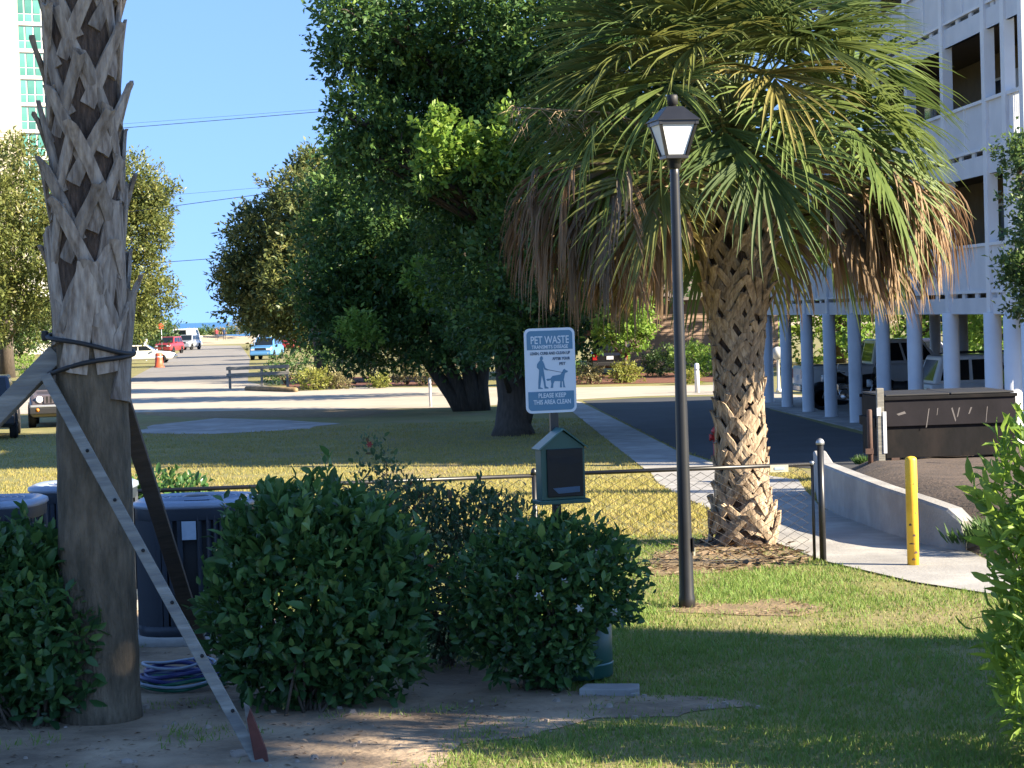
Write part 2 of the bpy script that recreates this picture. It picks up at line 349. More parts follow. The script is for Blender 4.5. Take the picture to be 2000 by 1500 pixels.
SIDEWALK = [(1.75, 66), (1.95, 45), (2.25, 36), (1.98, 26), (2.0, 21), (2.36, 17.15), (3.25, 14.75), (4.4, 13.4), (5.5, 13.4), (5.2, 15.2), (3.75, 16.3), (3.58, 17.7), (3.34, 18.2), (3.16, 19.6), (3.05, 21.8), (3.2, 25.2), (3.55, 29.0), (3.75, 36), (3.3, 42), (2.85, 50), (2.4, 66)]
SIDEWALK = g2([(1118, 782), (1118, 805), (1180, 855), (1272, 925), (1330, 972), (1412, 1012), (1500, 1056), (1610, 1098), (1790, 1140), (1960, 1166), (2200, 1200), (2200, 1130), (1960, 1112), (1885, 1075), (1800, 1064), (1700, 1032), (1602, 994), (1575, 962), (1560, 938), (1440, 915), (1395, 905), (1320, 880), (1232, 835), (1135, 786)])
sheet('sidewalk', SIDEWALK, .012, 'concrete')
ASPH = g2([(1138, 783), (1235, 833), (1322, 878), (1400, 902), (1520, 910), (1592, 916), (1640, 925), (1740, 925), (1760, 880), (1700, 853), (1620, 833), (1560, 815), (1505, 801), (1480, 785), (1400, 774), (1260, 777)])
sheet('parking_lot', ASPH, .008, 'asphalt')
APRON = g2([(1440, 913), (1560, 937), (1575, 960), (1605, 950), (1640, 930), (1592, 919)])
CROSS = g2([(-500, 830), (120, 806), (250, 806), (560, 801), (870, 797), (1000, 790), (1138, 780), (1260, 774), (1400, 771), (1480, 781), (1560, 800), (1580, 775), (1400, 752), (1115, 757), (700, 757), (570, 765), (480, 745), (245, 745), (150, 760), (-500, 775)])
sheet('cross_street', CROSS, .008, 'beige_paving')
ROAD = g2([(243, 746), (330, 700), (371, 675), (470, 675), (488, 700), (484, 746)])
sheet('beach_road', ROAD, .012, 'old_asphalt')
PATCH = g2([(250, 846), (300, 830), (420, 817), (560, 820), (650, 828), (600, 838), (420, 848)])
sheet('gravel_patch', PATCH, .006, 'concrete', .25, 1.0)
SPAD = g2([(250, 806), (560, 801), (800, 800), (700, 815), (420, 815), (260, 812)])
sheet('sandy_verge', SPAD, .004, 'straw', .5, 2.)
MULCHA = g2([(560, 762), (700, 755), (870, 752), (870, 735), (560, 738)])
sheet('mulch_bed', MULCHA, .014, 'mulch', .25, 1.5)
MULCHB = g2([(1100, 752), (1260, 749), (1400, 746), (1400, 728), (1100, 730)])
sheet('mulch_bed', MULCHB, .014, 'mulch', .25, 1.5)
PALMRING = [(1.95 + 1.0 * math.cos(a), 18.75 + .95 * math.sin(a)) for a in np.linspace(0, 2 * math.pi, 20, endpoint=False)]
PALMRING = [p for p in PALMRING]
PALMSTRIP = g2([(1262, 1128), (1275, 1085), (1340, 1062), (1410, 1040), (1500, 1052), (1585, 1085), (1560, 1104), (1420, 1118)])
sheet('straw_litter', PALMSTRIP, .004, 'straw', .06, .2)
LAMPRING = g2([(1290, 1196), (1345, 1178), (1440, 1182), (1520, 1170), (1620, 1190), (1560, 1204), (1400, 1202)])
sheet('bare_soil', LAMPRING, .004, 'straw', .05, .15)
# raised bed behind the low concrete wall
BED = g2([(1606, 985), (1700, 1026), (1800, 1060), (1880, 1072), (1960, 1105), (2300, 1110), (2300, 880), (1720, 905), (1625, 930)])
def bedh(co):
    d = 99
    for i in range(len(BED)):
        a = Vector(BED[i]); b = Vector(BED[(i + 1) % len(BED)]); p = Vector(co[:2]); t = max(0, min(1, (p - a).dot(b - a) / (b - a).length_squared)); d = min(d, (p - (a + (b - a) * t)).length)
    return .0 + .30 * min(1, d / .7) + .03 * mnoise.noise(Vector((co[0] * 2, co[1] * 2, 0)))
def bedmesh():
    x0, x1 = min(p[0] for p in BED), max(p[0] for p in BED); y0, y1 = min(p[1] for p in BED), max(p[1] for p in BED)
    nx, ny = 34, 44; V = []; Fs = []
    for j in range(ny + 1):
        for i in range(nx + 1):
            x = x0 + (x1 - x0) * i / nx; y = y0 + (y1 - y0) * j / ny
            ins = bool(inpoly(np.array([x]), np.array([y]), BED)[0])
            V.append((x, y, zgf(y) + (bedh((x, y)) if ins else -.06)))
    for j in range(ny):
        for i in range(nx): Fs.append((j * (nx + 1) + i, j * (nx + 1) + i + 1, (j + 1) * (nx + 1) + i + 1, (j + 1) * (nx + 1) + i))
    o = inst('planting_bed', npmesh('planting_bed', np.array(V), np.array(Fs), 'bed_soil', smooth=True), None); o['kind'] = 'structure'
bedmesh()
# dune ridge at the road's end
def dune():
    V = []; Fs = []; xs = np.linspace(-90, 60, 76); ys = np.linspace(298, 330, 12)
    for y in ys:
        for x in xs:
            V.append((x, y, -1.02 + 1.7 * math.exp(-((y - 313) / 7) ** 2) * (.75 + .35 * mnoise.noise(Vector((x * .12, y * .1, 5)))) - .3 * sstep(322, 330, y)))
    n = len(xs)
    for j in range(len(ys) - 1):
        for i in range(n - 1): Fs.append((j * n + i, j * n + i + 1, (j + 1) * n + i + 1, (j + 1) * n + i))
    o = inst('dune', npmesh('dune', np.array(V), np.array(Fs), 'sand', smooth=True), None); o['kind'] = 'structure'
dune()
# ------------------------------------------------------------------ grass and litter (uncountable)
def near(x, y, polys):
    r = np.zeros(len(x), bool)
    for p in polys: r |= inpoly(x, y, p)
    return r
def vnoise(x, y, s, o=0.):
    return np.array([mnoise.noise(Vector((a * s, b * s, o))) for a, b in zip(x, y)])
def grass(name, label, n, ybounds, xf, hgt, wid, mat, excl, soft=None, cat='grass'):
    y = ybounds[0] + (ybounds[1] - ybounds[0]) * rng.random(n) ** 1.15
    lo, hi = xf(y); x = lo + (hi - lo) * rng.random(n)
    k = ~near(x, y, excl)
    if soft:                                        # thin, straggling tufts over bare soil
        s = near(x + rng.normal(0, .06, n), y + rng.normal(0, .12, n), soft); nz = vnoise(x[s], y[s], 2.2, 4.); keep = rng.random(s.sum()) < np.clip(.02 + .75 * (nz - .12), .0, .5); idx = np.where(s)[0]; k[idx[~keep]] = False
    x, y = x[k], y[k]; n = len(x)
    nz = vnoise(x, y, .9) + .5 * vnoise(x, y, 3.3, 2.)
    keep = rng.random(n) < np.clip(.72 + .6 * nz, .1, 1); x, y, nz = x[keep], y[keep], nz[keep]; n = len(x)
    a = rng.random(n) * 6.283; h = hgt * (.45 + .8 * rng.random(n)) * (1 + .5 * nz); w = wid * (.6 + .8 * rng.random(n))
    z = zg(y); s = np.stack([np.cos(a), np.sin(a), 0 * a], 1); ln = rng.normal(0, .45, (n, 2))
    b = np.stack([x, y, z], 1); tip = b + np.stack([ln[:, 0] * h, ln[:, 1] * h, h], 1)
    V = np.stack([b - s * w[:, None] / 2, b + s * w[:, None] / 2, tip], 1).reshape(-1, 3)
    tint = np.clip(.5 + .35 * nz + rng.normal(0, .22, n), 0, 1)
    o = inst(name, npmesh(name, V, np.arange(n * 3).reshape(-1, 3), mat, tint), None)
    return tag(o, label, cat, kind='stuff')
hard = [SIDEWALK, ASPH, BED]
grass('lawn_grass', 'short green lawn grass around the lamp post and waste station', 330000, (8.6, 19.5), lambda y: (-.25 * y - .3, .25 * y + .6), .034, .0075, 'g_near', hard, [DIRT, PALMSTRIP, LAMPRING])
grass('field_grass', 'dry yellowish grass of the open field beyond the fence', 230000, (19.3, 62), lambda y: (-.27 * y - 1, .10 * y + 1.2), .05, .016, 'g_far', hard + [CROSS, PATCH, SPAD])
def litter(name, label, n, poly_x, poly_y, poly, L, mat='litter', z0=.006):
    x = rng.uniform(*poly_x, n); y = rng.uniform(*poly_y, n); k = inpoly(x, y, poly); x, y = x[k], y[k]
    nz = vnoise(x, y, 1.7, 9.); k = rng.random(len(x)) < np.clip(.35 + 1.1 * nz, .06, 1); x, y = x[k], y[k]; n = len(x)
    a = rng.random(n) * 6.283; d = np.stack([np.cos(a), np.sin(a), rng.normal(0, .15, n)], 1); nn = np.stack([rng.normal(0, .3, n), rng.normal(0, .3, n), np.ones(n)], 1)
    l = L * (.4 + rng.random(n)); V, Fc = quads(np.stack([x, y, zg(y) + z0 + .006 * rng.random(n)], 1), d, nn, l, l * rng.uniform(.12, .5, n))
    o = inst(name, npmesh(name, V, Fc, mat, rng.random(n)), None); return tag(o, label, 'litter', kind='stuff')
litter('leaf_litter', 'dry leaves and twigs scattered over the bare soil bed', 9000, (-3.5, 1.6), (8.5, 14.5), DIRT, .03)
litter('straw_scraps', 'dry frond scraps around the foot of the shaggy palm', 6000, (.8, 3), (16.5, 20), PALMSTRIP, .09)
litter('straw_scraps', 'straw and clippings beside the lamp post foot', 1800, (.7, 2.6), (14, 15.4), LAMPRING, .05)
def pebbles():
    mb = MB()
    for _ in range(170):
        x = random.uniform(-2.9, 1.4); y = random.uniform(9.2, 11.6)
        if not inpoly(np.array([x]), np.array([y]), DIRT)[0]: continue
        r = random.choice([.006, .008, .012, .02]) * random.uniform(.7, 1.3); a = random.random() * 6
        mb.add([(x + math.cos(a + k * 1.257) * r * random.uniform(.7, 1.2), y + math.sin(a + k * 1.257) * r, .004) for k in range(5)] + [(x + math.cos(a + k * 1.257 + .4) * r * .6, y + math.sin(a + k * 1.257 + .4) * r * .6, .004 + r * .7) for k in range(5)], [(0, 1, 6, 5), (1, 2, 7, 6), (2, 3, 8, 7), (3, 4, 9, 8), (4, 0, 5, 9), (5, 6, 7, 8, 9)])
    o = mb.build('pebbles', 'stone'); tag(o, 'small pebbles scattered on the bare soil bed', 'pebbles', kind='stuff')
pebbles()
# ================================================================== TREES AND SHRUBS
def sprays(clusters, nsp, per, L, Wd, spread, up=.25, shell=.55, outdir=.8):
    """leaves in small sprays on and in lumpy clusters; returns verts, faces, tint"""
    cs = np.array([c[:3] for c in clusters], float); rr = np.array([c[3] for c in clusters], float)
    wt = rr ** 2; ns = rng.multinomial(nsp, wt / wt.sum()); idx = np.repeat(np.arange(len(cs)), ns); n = len(idx)
    u = unit(rng.normal(size=(n, 3))); rad = rr[idx] * (shell + (1.08 - shell) * rng.random(n) ** .6) * (1 + .42 * rng.random(n) ** 7)
    # lumps: some directions reach further
    lump = 1 + .24 * np.sin(u[:, 0] * 5 + idx) * np.sin(u[:, 1] * 4 + 2 * idx) + .17 * np.sin(u[:, 2] * 9 + idx)
    sq = np.array([1, 1, .8]); sp = cs[idx] + u * (rad * lump)[:, None] * sq
    od = unit(u * outdir + np.array([0, 0, up]) + rng.normal(0, .35, (n, 3)))
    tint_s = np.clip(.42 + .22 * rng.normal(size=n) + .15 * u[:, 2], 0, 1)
    pos = np.repeat(sp, per, 0); o = np.repeat(od, per, 0); m = len(pos)
    t = rng.random((m, 1)); pos = pos + o * t * spread + rng.normal(0, spread * .22, (m, 3))
    d = unit(o + rng.normal(0, .75, (m, 3))); nn = unit(rng.normal(0, .6, (m, 3)) + np.array([0, 0, .9]) + o * .4)
    l = L * (.55 + .75 * rng.random(m)); w = Wd * (.6 + .7 * rng.random(m))
    V, Fc = quads(pos, d, nn, l, w); return V, Fc, np.clip(np.repeat(tint_s, per) + rng.normal(0, .12, m), 0, 1)
def tree(name, label, base, trunks, clusters, mat, nsp, per, L, Wd, spread, group=None, bark='bark', limbs=True, **kw):
    base = Vector(base); t = thing(name, label, 'tree', base, 0, group); mb = MB(); tops = []
    for path, rads in trunks:                        # local points
        mb.tube(path, rads, 9); tops.append(Vector(path[-1]))
    cl = [(Vector(c[:3]) - base, c[3]) for c in clusters]
    mb.build('trunk', bark, t)
    if limbs:
        lm = MB()
        for c, r in cl:
            a = min([Vector(p) for path, _ in trunks for p in path[1:]], key=lambda q: (q - c).length + abs(q.z - c.z * .6) * .5)
            mid = a.lerp(c, .5) + Vector((random.uniform(-.3, .3), random.uniform(-.3, .3), .25 * r)); r0 = .05 + .035 * r
            lm.tube([a, mid, c], [r0 * 1.2, r0 * .8, r0 * .35], 6)
            for k in range(4):
                e = c + Vector((random.gauss(0, 1), random.gauss(0, 1), random.gauss(.2, .8))).normalized() * r * .85
                lm.tube([mid.lerp(c, .5), c.lerp(e, .5) + Vector((0, 0, .05)), e], [r0 * .45, r0 * .3, r0 * .12], 5)
        lm.build('limbs', bark, t)
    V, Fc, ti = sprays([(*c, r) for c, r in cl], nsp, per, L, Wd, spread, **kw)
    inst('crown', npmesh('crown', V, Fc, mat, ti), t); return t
def pc(lst, Y, vary=.6):                             # photo clusters (x, y, radius) set at depth Y
    out = []
    for i, (x, y, r) in enumerate(lst):
        rr = r / F * Y; yy = Y + rr * vary * math.sin(i * 2.4) * 1.6; p = P(x, y, yy); out.append((*p, rr * yy / Y))
    return out
ob = G(1002, 850)
oakc = pc([(765, 40, 115), (715, 100, 75), (700, 30, 60), (880, 60, 150), (1000, 40, 160), (1120, 60, 150), (790, 200, 90), (705, 228, 55), (860, 200, 120), (980, 220, 140), (1090, 300, 140), (880, 330, 120), (780, 320, 85), (720, 310, 50), (980, 390, 130), (1080, 470, 130), (950, 520, 110), (1200, 150, 150), (1270, 40, 150), (1200, 380, 120), (1020, 610, 90), (1330, 250, 130), (935, 640, 60), (1005, 675, 48), (1060, 640, 70), (652, 216, 16), (676, 224, 26), (658, 322, 20), (690, 290, 22), (668, 120, 26), (672, 20, 30), (690, 258, 14), (735, 165, 30)], 53.5, 1.0)
tree('oak_tree', 'largest dark oak with a flaring upright trunk on the lawn behind the waste sign', ob,
     [([(0, 0, -.1), (0, 0, .25), (0, .05, .9), (-.15, .1, 2.6), (-.3, .2, 5), (-.2, .3, 8)], [.62, .46, .36, .31, .25, .12]),
      ([(0, 0, .1), (.35, 0, .8), (.9, .3, 2.6), (1.6, .5, 4.6), (2.4, .5, 7)], [.4, .24, .2, .17, .08])], oakc, 'l_oak', 13500, 8, .17, .095, .34)
def young(t, lst, Y, n, mat='l_bright', L=.17):  # brighter sprays for sunlit patches in a crown: the sunlight is put into the leaf colour
    V, Fc, ti = sprays([(*(Vector(c[:3]) - t.location), c[3]) for c in pc(lst, Y, .3)], n, 8, L, L * .6, .3); o = inst('sun_tinted_leaves', npmesh('sun_tinted_leaves', V, Fc, mat, ti), t); o['label'] = 'leaves coloured brighter to stand for sunlit patches'
young(bpy.data.objects['oak_tree'], [(860, 262, 28), (895, 280, 32), (850, 300, 22), (980, 300, 30), (1010, 318, 28), (1000, 240, 16), (830, 340, 18), (935, 320, 20), (870, 240, 14)], 50.2, 330)  # sunlit patches put into the leaf colour
lb = G(905, 803)
lean = pc([(725, 385, 105), (685, 465, 85), (800, 430, 110), (880, 450, 120), (720, 545, 100), (690, 625, 80), (800, 560, 110), (865, 635, 85), (940, 610, 90), (755, 645, 70), (640, 560, 60)], 69, .8)
tree('leaning_oak', 'oak with several dark trunks leaning away towards the road', lb,
     [([(0, 0, -.1), (-.35, 0, .5), (-.95, .1, 1.4), (-1.8, .2, 2.6), (-2.8, .3, 4.6)], [.26, .22, .19, .16, .1]),
      ([(.15, 0, -.1), (-.1, 0, .7), (-.6, .1, 1.8), (-1.1, .2, 3.2), (-1.3, .3, 5.4)], [.28, .22, .19, .16, .09]),
      ([(.35, .1, -.1), (.3, 0, .6), (.1, 0, 2), (.2, 0, 4.4)], [.36, .27, .2, .1]),
      ([(.6, .1, -.1), (.6, 0, .8), (.8, 0, 2.2), (1.1, 0, 4.4)], [.26, .2, .16, .08])], lean, 'l_oak', 7500, 8, .2, .11, .4)
young(bpy.data.objects['leaning_oak'], [(835, 540, 30), (870, 550, 24), (820, 565, 20), (850, 585, 18), (700, 640, 22), (720, 660, 20), (680, 655, 16)], 64.5, 230, L=.19)  # sunlit patches put into the leaf colour
for i, (X, Y, hh) in enumerate([(-2.6, 94, 11), (-1.5, 82, 8), (-6.5, 150, 11)]):
    cl = [(X + random.uniform(-2.4, 2.4), Y + random.uniform(-1.5, 1.5), -1 + hh * random.uniform(.35, .95), 1.3) for _ in range(9)]
    tree('dark_tree', ['tall dark tree standing behind the leaning oak', 'lower dark tree between the leaning oak and the mulch bed', 'tall dark tree behind the sunlit roadside tree'][i], Vector((X, Y, -1)), [([(0, 0, -.1), (.1, 0, hh * .4), (0, 0, hh * .85)], [.24, .2, .08])], cl, 'l_oak', 1500, 8, .26, .15, .5)
tb = G(628, 742)
far = pc([(622, 345, 42), (603, 322, 22), (590, 400, 62), (555, 440, 58), (640, 440, 66), (500, 475, 45), (520, 540, 72), (600, 540, 80), (482, 585, 42), (440, 548, 12), (425, 545, 8), (455, 500, 16), (478, 430, 16), (565, 605, 62), (640, 620, 70), (470, 555, 24), (660, 380, 50), (570, 500, 60), (610, 470, 60)], 117)
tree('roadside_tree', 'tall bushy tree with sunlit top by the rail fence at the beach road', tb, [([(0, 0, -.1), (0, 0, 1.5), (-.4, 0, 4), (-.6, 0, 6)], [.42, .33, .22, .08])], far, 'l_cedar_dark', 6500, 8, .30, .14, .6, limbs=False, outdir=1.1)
for i, (px, Y, h, w) in enumerate([(535, 190, 6.5, 3.0), (520, 245, 4.6, 2.4)]):
    b = P(px, 640, Y); b.z = -1; cl = [(b.x + random.uniform(-w, w) * .6, b.y + random.uniform(-2, 2), -1 + h * random.uniform(.35, .95), w * .45) for _ in range(7)]
    tree('verge_tree', ['smaller tree standing past the tall bushy one along the beach road', 'last low tree before the dunes at the end of the beach road'][i], b, [([(0, 0, -.1), (.1, 0, h * .4), (0, 0, h * .8)], [.25, .2, .08])], cl, 'l_oak_far', 900, 8, .36, .2, .7)
for i, (px, h) in enumerate([(-60, 6.5), (40, 6), (150, 5.5), (255, 4.6)]):
    b = P(px, 640, 232 + 6 * i); b.z = -1; cl = [(b.x + random.uniform(-3.2, 3.2), b.y + random.uniform(-2, 2), -1 + h * random.uniform(.2, .8), 1.5) for _ in range(9)]
    tree('far_scrub_tree', ['low scrub tree behind the broad cedar', 'low scrub tree between the broad cedar and the hotel', 'low scrub tree behind the staked palm and the white saloon', 'low scrub tree behind the feathery cedar near the dunes'][i], b, [([(0, 0, -.1), (.1, 0, h * .4), (0, 0, h * .7)], [.2, .16, .06])], cl, 'l_oak_far', 1100, 8, .4, .22, .7)
lt = G(15, 738)
tree('cedar_tree', 'broad sunlit cedar beyond the parked four-wheel drives', lt, [([(0, 0, -.1), (0, 0, 2), (.2, 0, 5), (.3, 0, 8)], [.5, .4, .3, .12])],
     pc([(20, 330, 55), (38, 300, 26), (-60, 380, 80), (60, 400, 75), (-20, 450, 95), (90, 480, 75), (40, 540, 85), (-80, 540, 95), (100, 575, 60), (20, 610, 60), (-60, 620, 70), (130, 420, 60)], 125), 'l_cedar', 4600, 8, .28, .13, .55, outdir=1.1)
rt = G(212, 712)
tree('cedar_tree', 'feathery sunlit cedar next to the white saloon and hedge', rt, [([(0, 0, -.1), (0, 0, 2), (.3, 0, 5), (.2, 0, 9)], [.45, .36, .26, .1])],
     pc([(245, 350, 48), (265, 390, 45), (300, 390, 26), (330, 370, 13), (200, 400, 70), (255, 450, 58), (285, 430, 40), (305, 475, 17), (220, 510, 70), (275, 540, 48), (310, 575, 26), (345, 362, 7), (318, 382, 16), (318, 470, 9), (328, 570, 12), (240, 600, 55), (200, 580, 60), (265, 620, 40), (320, 600, 14)], 158), 'l_cedar', 4300, 8, .30, .14, .6, outdir=1.1)
bt = G(1190, 742); bt2 = Vector((2.9, 104, -1))
tree('background_tree', 'dark dense tree filling the gap behind the driveway shrubs', Vector((2.5, 101, -1)), [([(0, 0, -.1), (.2, 0, 3), (0, 0, 7)], [.4, .3, .12]), ([(.1, 0, 1), (2.2, 0, 3.5), (4.5, 0, 5.5)], [.25, .2, .1])],
     pc([(1050, 560, 80), (1140, 540, 90), (1230, 480, 95), (1110, 625, 75), (1310, 450, 90), (1020, 650, 65), (1180, 600, 60), (1370, 380, 90), (1160, 420, 90), (1290, 330, 90), (1350, 520, 45), (1420, 480, 60), (1050, 690, 50)], 101), 'l_oak', 4600, 8, .28, .15, .55)
mtb = G(1222, 742)
tree('young_tree', 'small bright green tree over the parked dark car', mtb, [([(0, 0, -.1), (0, 0, 1), (.1, 0, 2.4)], [.09, .07, .04])],
     pc([(1205, 625, 26), (1235, 620, 30), (1255, 650, 20), (1190, 650, 20), (1225, 655, 28), (1245, 595, 20), (1180, 640, 14), (1218, 598, 20)], 90, .9), 'l_bright', 420, 8, .22, .13, .3)
rtree = Vector((7.2, 27.2, zgf(27.2)))
tree('hedge_tree', 'dull green small tree reaching in front of the white apartment balcony', rtree, [([(0, 0, -.1), (-.1, 0, 1.4), (-.3, 0, 3)], [.12, .1, .05])],
     pc([(2035, 320, 55), (1985, 300, 26), (2030, 420, 40), (2065, 500, 70), (2015, 540, 44), (1985, 530, 26), (2100, 400, 90), (2110, 600, 80), (2010, 600, 26)], 27.2, .8), 'l_oak_far', 1700, 8, .085, .045, .17)
st = Vector((10.6, 4.6, 0))  # unseen tree, added so that its high crown shades the staked palm
tree('shade_caster_tree', 'unseen dark tree added beside the added wing to shade the staked palm', st, [([(0, 0, -.1), (0, 0, 3), (.2, 0, 6), (.1, 0, 8.5)], [.34, .28, .22, .1])],
     [(10.4 + random.uniform(-1.5, 1.5), 4.7 + random.uniform(-2.2, 2.0), 8.9 + random.uniform(-1.2, 2.2), 1.25) for _ in range(24)], 'l_oak', 6500, 8, .22, .14, .35)
for i, (px, Y, z, h, r) in enumerate([(1330, 128, -1, 8, 3.2), (1470, 122, -1, 9, 3.4), (1640, 110, -1, 8, 4), (1850, 100, -1, 8, 4.5), (1990, 92, -1, 8, 4.)]):
    b = P(px, 640, Y); b.z = -1
    tree('lit_tree', ['sunlit tree behind the tan house', 'sunlit tree past the globe lamps', 'first bright tree seen through the carport columns', 'second bright tree seen through the carport columns', 'third bright tree seen through the carport columns'][i], b, [([(0, 0, -.1), (.1, 0, 2), (0, 0, 5)], [.3, .25, .1])],
         [(b.x + random.uniform(-r, r) * .7, b.y + random.uniform(-2, 2), -1 + h * random.uniform(.15, .9), r * .42) for _ in range(11)], 'l_bright', 1000, 8, .34, .2, .6)
def shrub(name, label, c, r, mat, nsp, L, group=None, sq=(1, 1, .8), cat='shrub'):
    c = Vector(c); t = thing(name, label, cat, c, 0, group)
    cl = [(random.uniform(-.5, .5) * r * sq[0], random.uniform(-.5, .5) * r * sq[1], r * sq[2] * random.uniform(.45, .95), r * .55) for _ in range(6)]
    V, Fc, ti = sprays(cl, nsp, 7, L, L * .5, L * 1.5); V[:, 2] = np.maximum(V[:, 2], .01); inst('foliage', npmesh('foliage', V, Fc, mat, ti), t)
    s = MB()
    for q in cl: s.tube([(0, 0, -.03), (q[0] * .5, q[1] * .5, q[2] * .5), q[:3]], [.03 * r, .022 * r, .01 * r], 5)
    s.build('stem', 'twig', t); return t
for n, l, px, py, rp, mt, up in [
    ('round_shrub', 'yellow-green rounded shrub at the corner of the red mulch bed by the rail fence', 612, 762, 40, 'l_yellow', 200),
    ('round_shrub', 'small grey-green shrub beside the yellow-green rounded one', 662, 760, 26, 'l_dry', 130),
    ('low_shrub', 'low yellow shrub in the mulch under the leaning oak', 742, 758, 22, 'l_yellow', 110),
    ('dry_shrub', 'tall straggly dry shrub behind the leaning oak', 795, 752, 58, 'l_dry', 260),
    ('dry_shrub', 'pale open shrub between the leaning trunks', 858, 752, 40, 'l_dry', 160),
    ('dark_shrub', 'dark shrub under the tall roadside tree', 560, 752, 46, 'l_hedge', 180),
    ('dark_shrub', 'dark shrub behind the yellow-green rounded one', 650, 748, 58, 'l_oak', 220),
    ('dark_shrub', 'dark shrub in deep shade between the straggly dry shrub and the grey-green one', 725, 746, 62, 'l_oak', 220),
    ('driveway_shrub', 'low pale shrub in red mulch before the dark car bumper', 1152, 750, 27, 'l_dry', 150),
    ('driveway_shrub', 'wider pale shrub in red mulch before the car tail light', 1222, 748, 33, 'l_yellow', 180),
    ('driveway_shrub', 'small bright green shrub next to the waste sign edge', 1118, 735, 22, 'l_bright', 100),
    ('driveway_shrub', 'dark green rounded shrub in front of the tan house', 1290, 735, 42, 'l_oak_far', 220),
    ('driveway_shrub', 'large bright green clipped shrub behind the white bollards', 1365, 735, 52, 'l_bright', 300),
    ('driveway_shrub', 'small yellow shrub at the foot of the white bollard', 1345, 750, 22, 'l_yellow', 90),
    ('hedge_shrub', 'long green hedge behind the white saloon', 275, 700, 40, 'l_hedge', 240),
    ('hedge_shrub', 'bright green shrub under the broad cedar', 55, 735, 36, 'l_bright', 160),
    ('verge_shrub', 'brown tuft on the verge in front of the white saloon', 245, 715, 14, 'l_dry', 50)]:
    b = G(px, py); rr = rp / F * b.y
    shrub(n, l, b, rr, mt, up, .055 * rr + .09, sq=(1.5 if 'long' in l else 1, 1, 1.05 if 'tall' in l or 'dark' in l or 'large' in l else .75))
for i in range(13):
    px = [372, 392, 407, 425, 440, 452, 468, 485, 340, 320, 384, 416, 432][i]; b = P(px, 660, 309 + 3 * (i % 3)); b.z = .2
    shrub('dune_shrub', ['dark round bush on the dune beside the two people', 'pale scrubby bush on the sand dune at the end of the road', 'green scrubby bush on the sand dune at the end of the road'][0 if i == 2 else 1 if i % 3 == 0 else 2], b, [.5, .5, 1.0, .4, .5, .7, 1.6, 2.0, 1.2, 1.8, .5, .4, .4][i], 'l_oak_far' if i % 3 else 'l_dry', 60, .3, 'bushes on the dune', cat='bush')
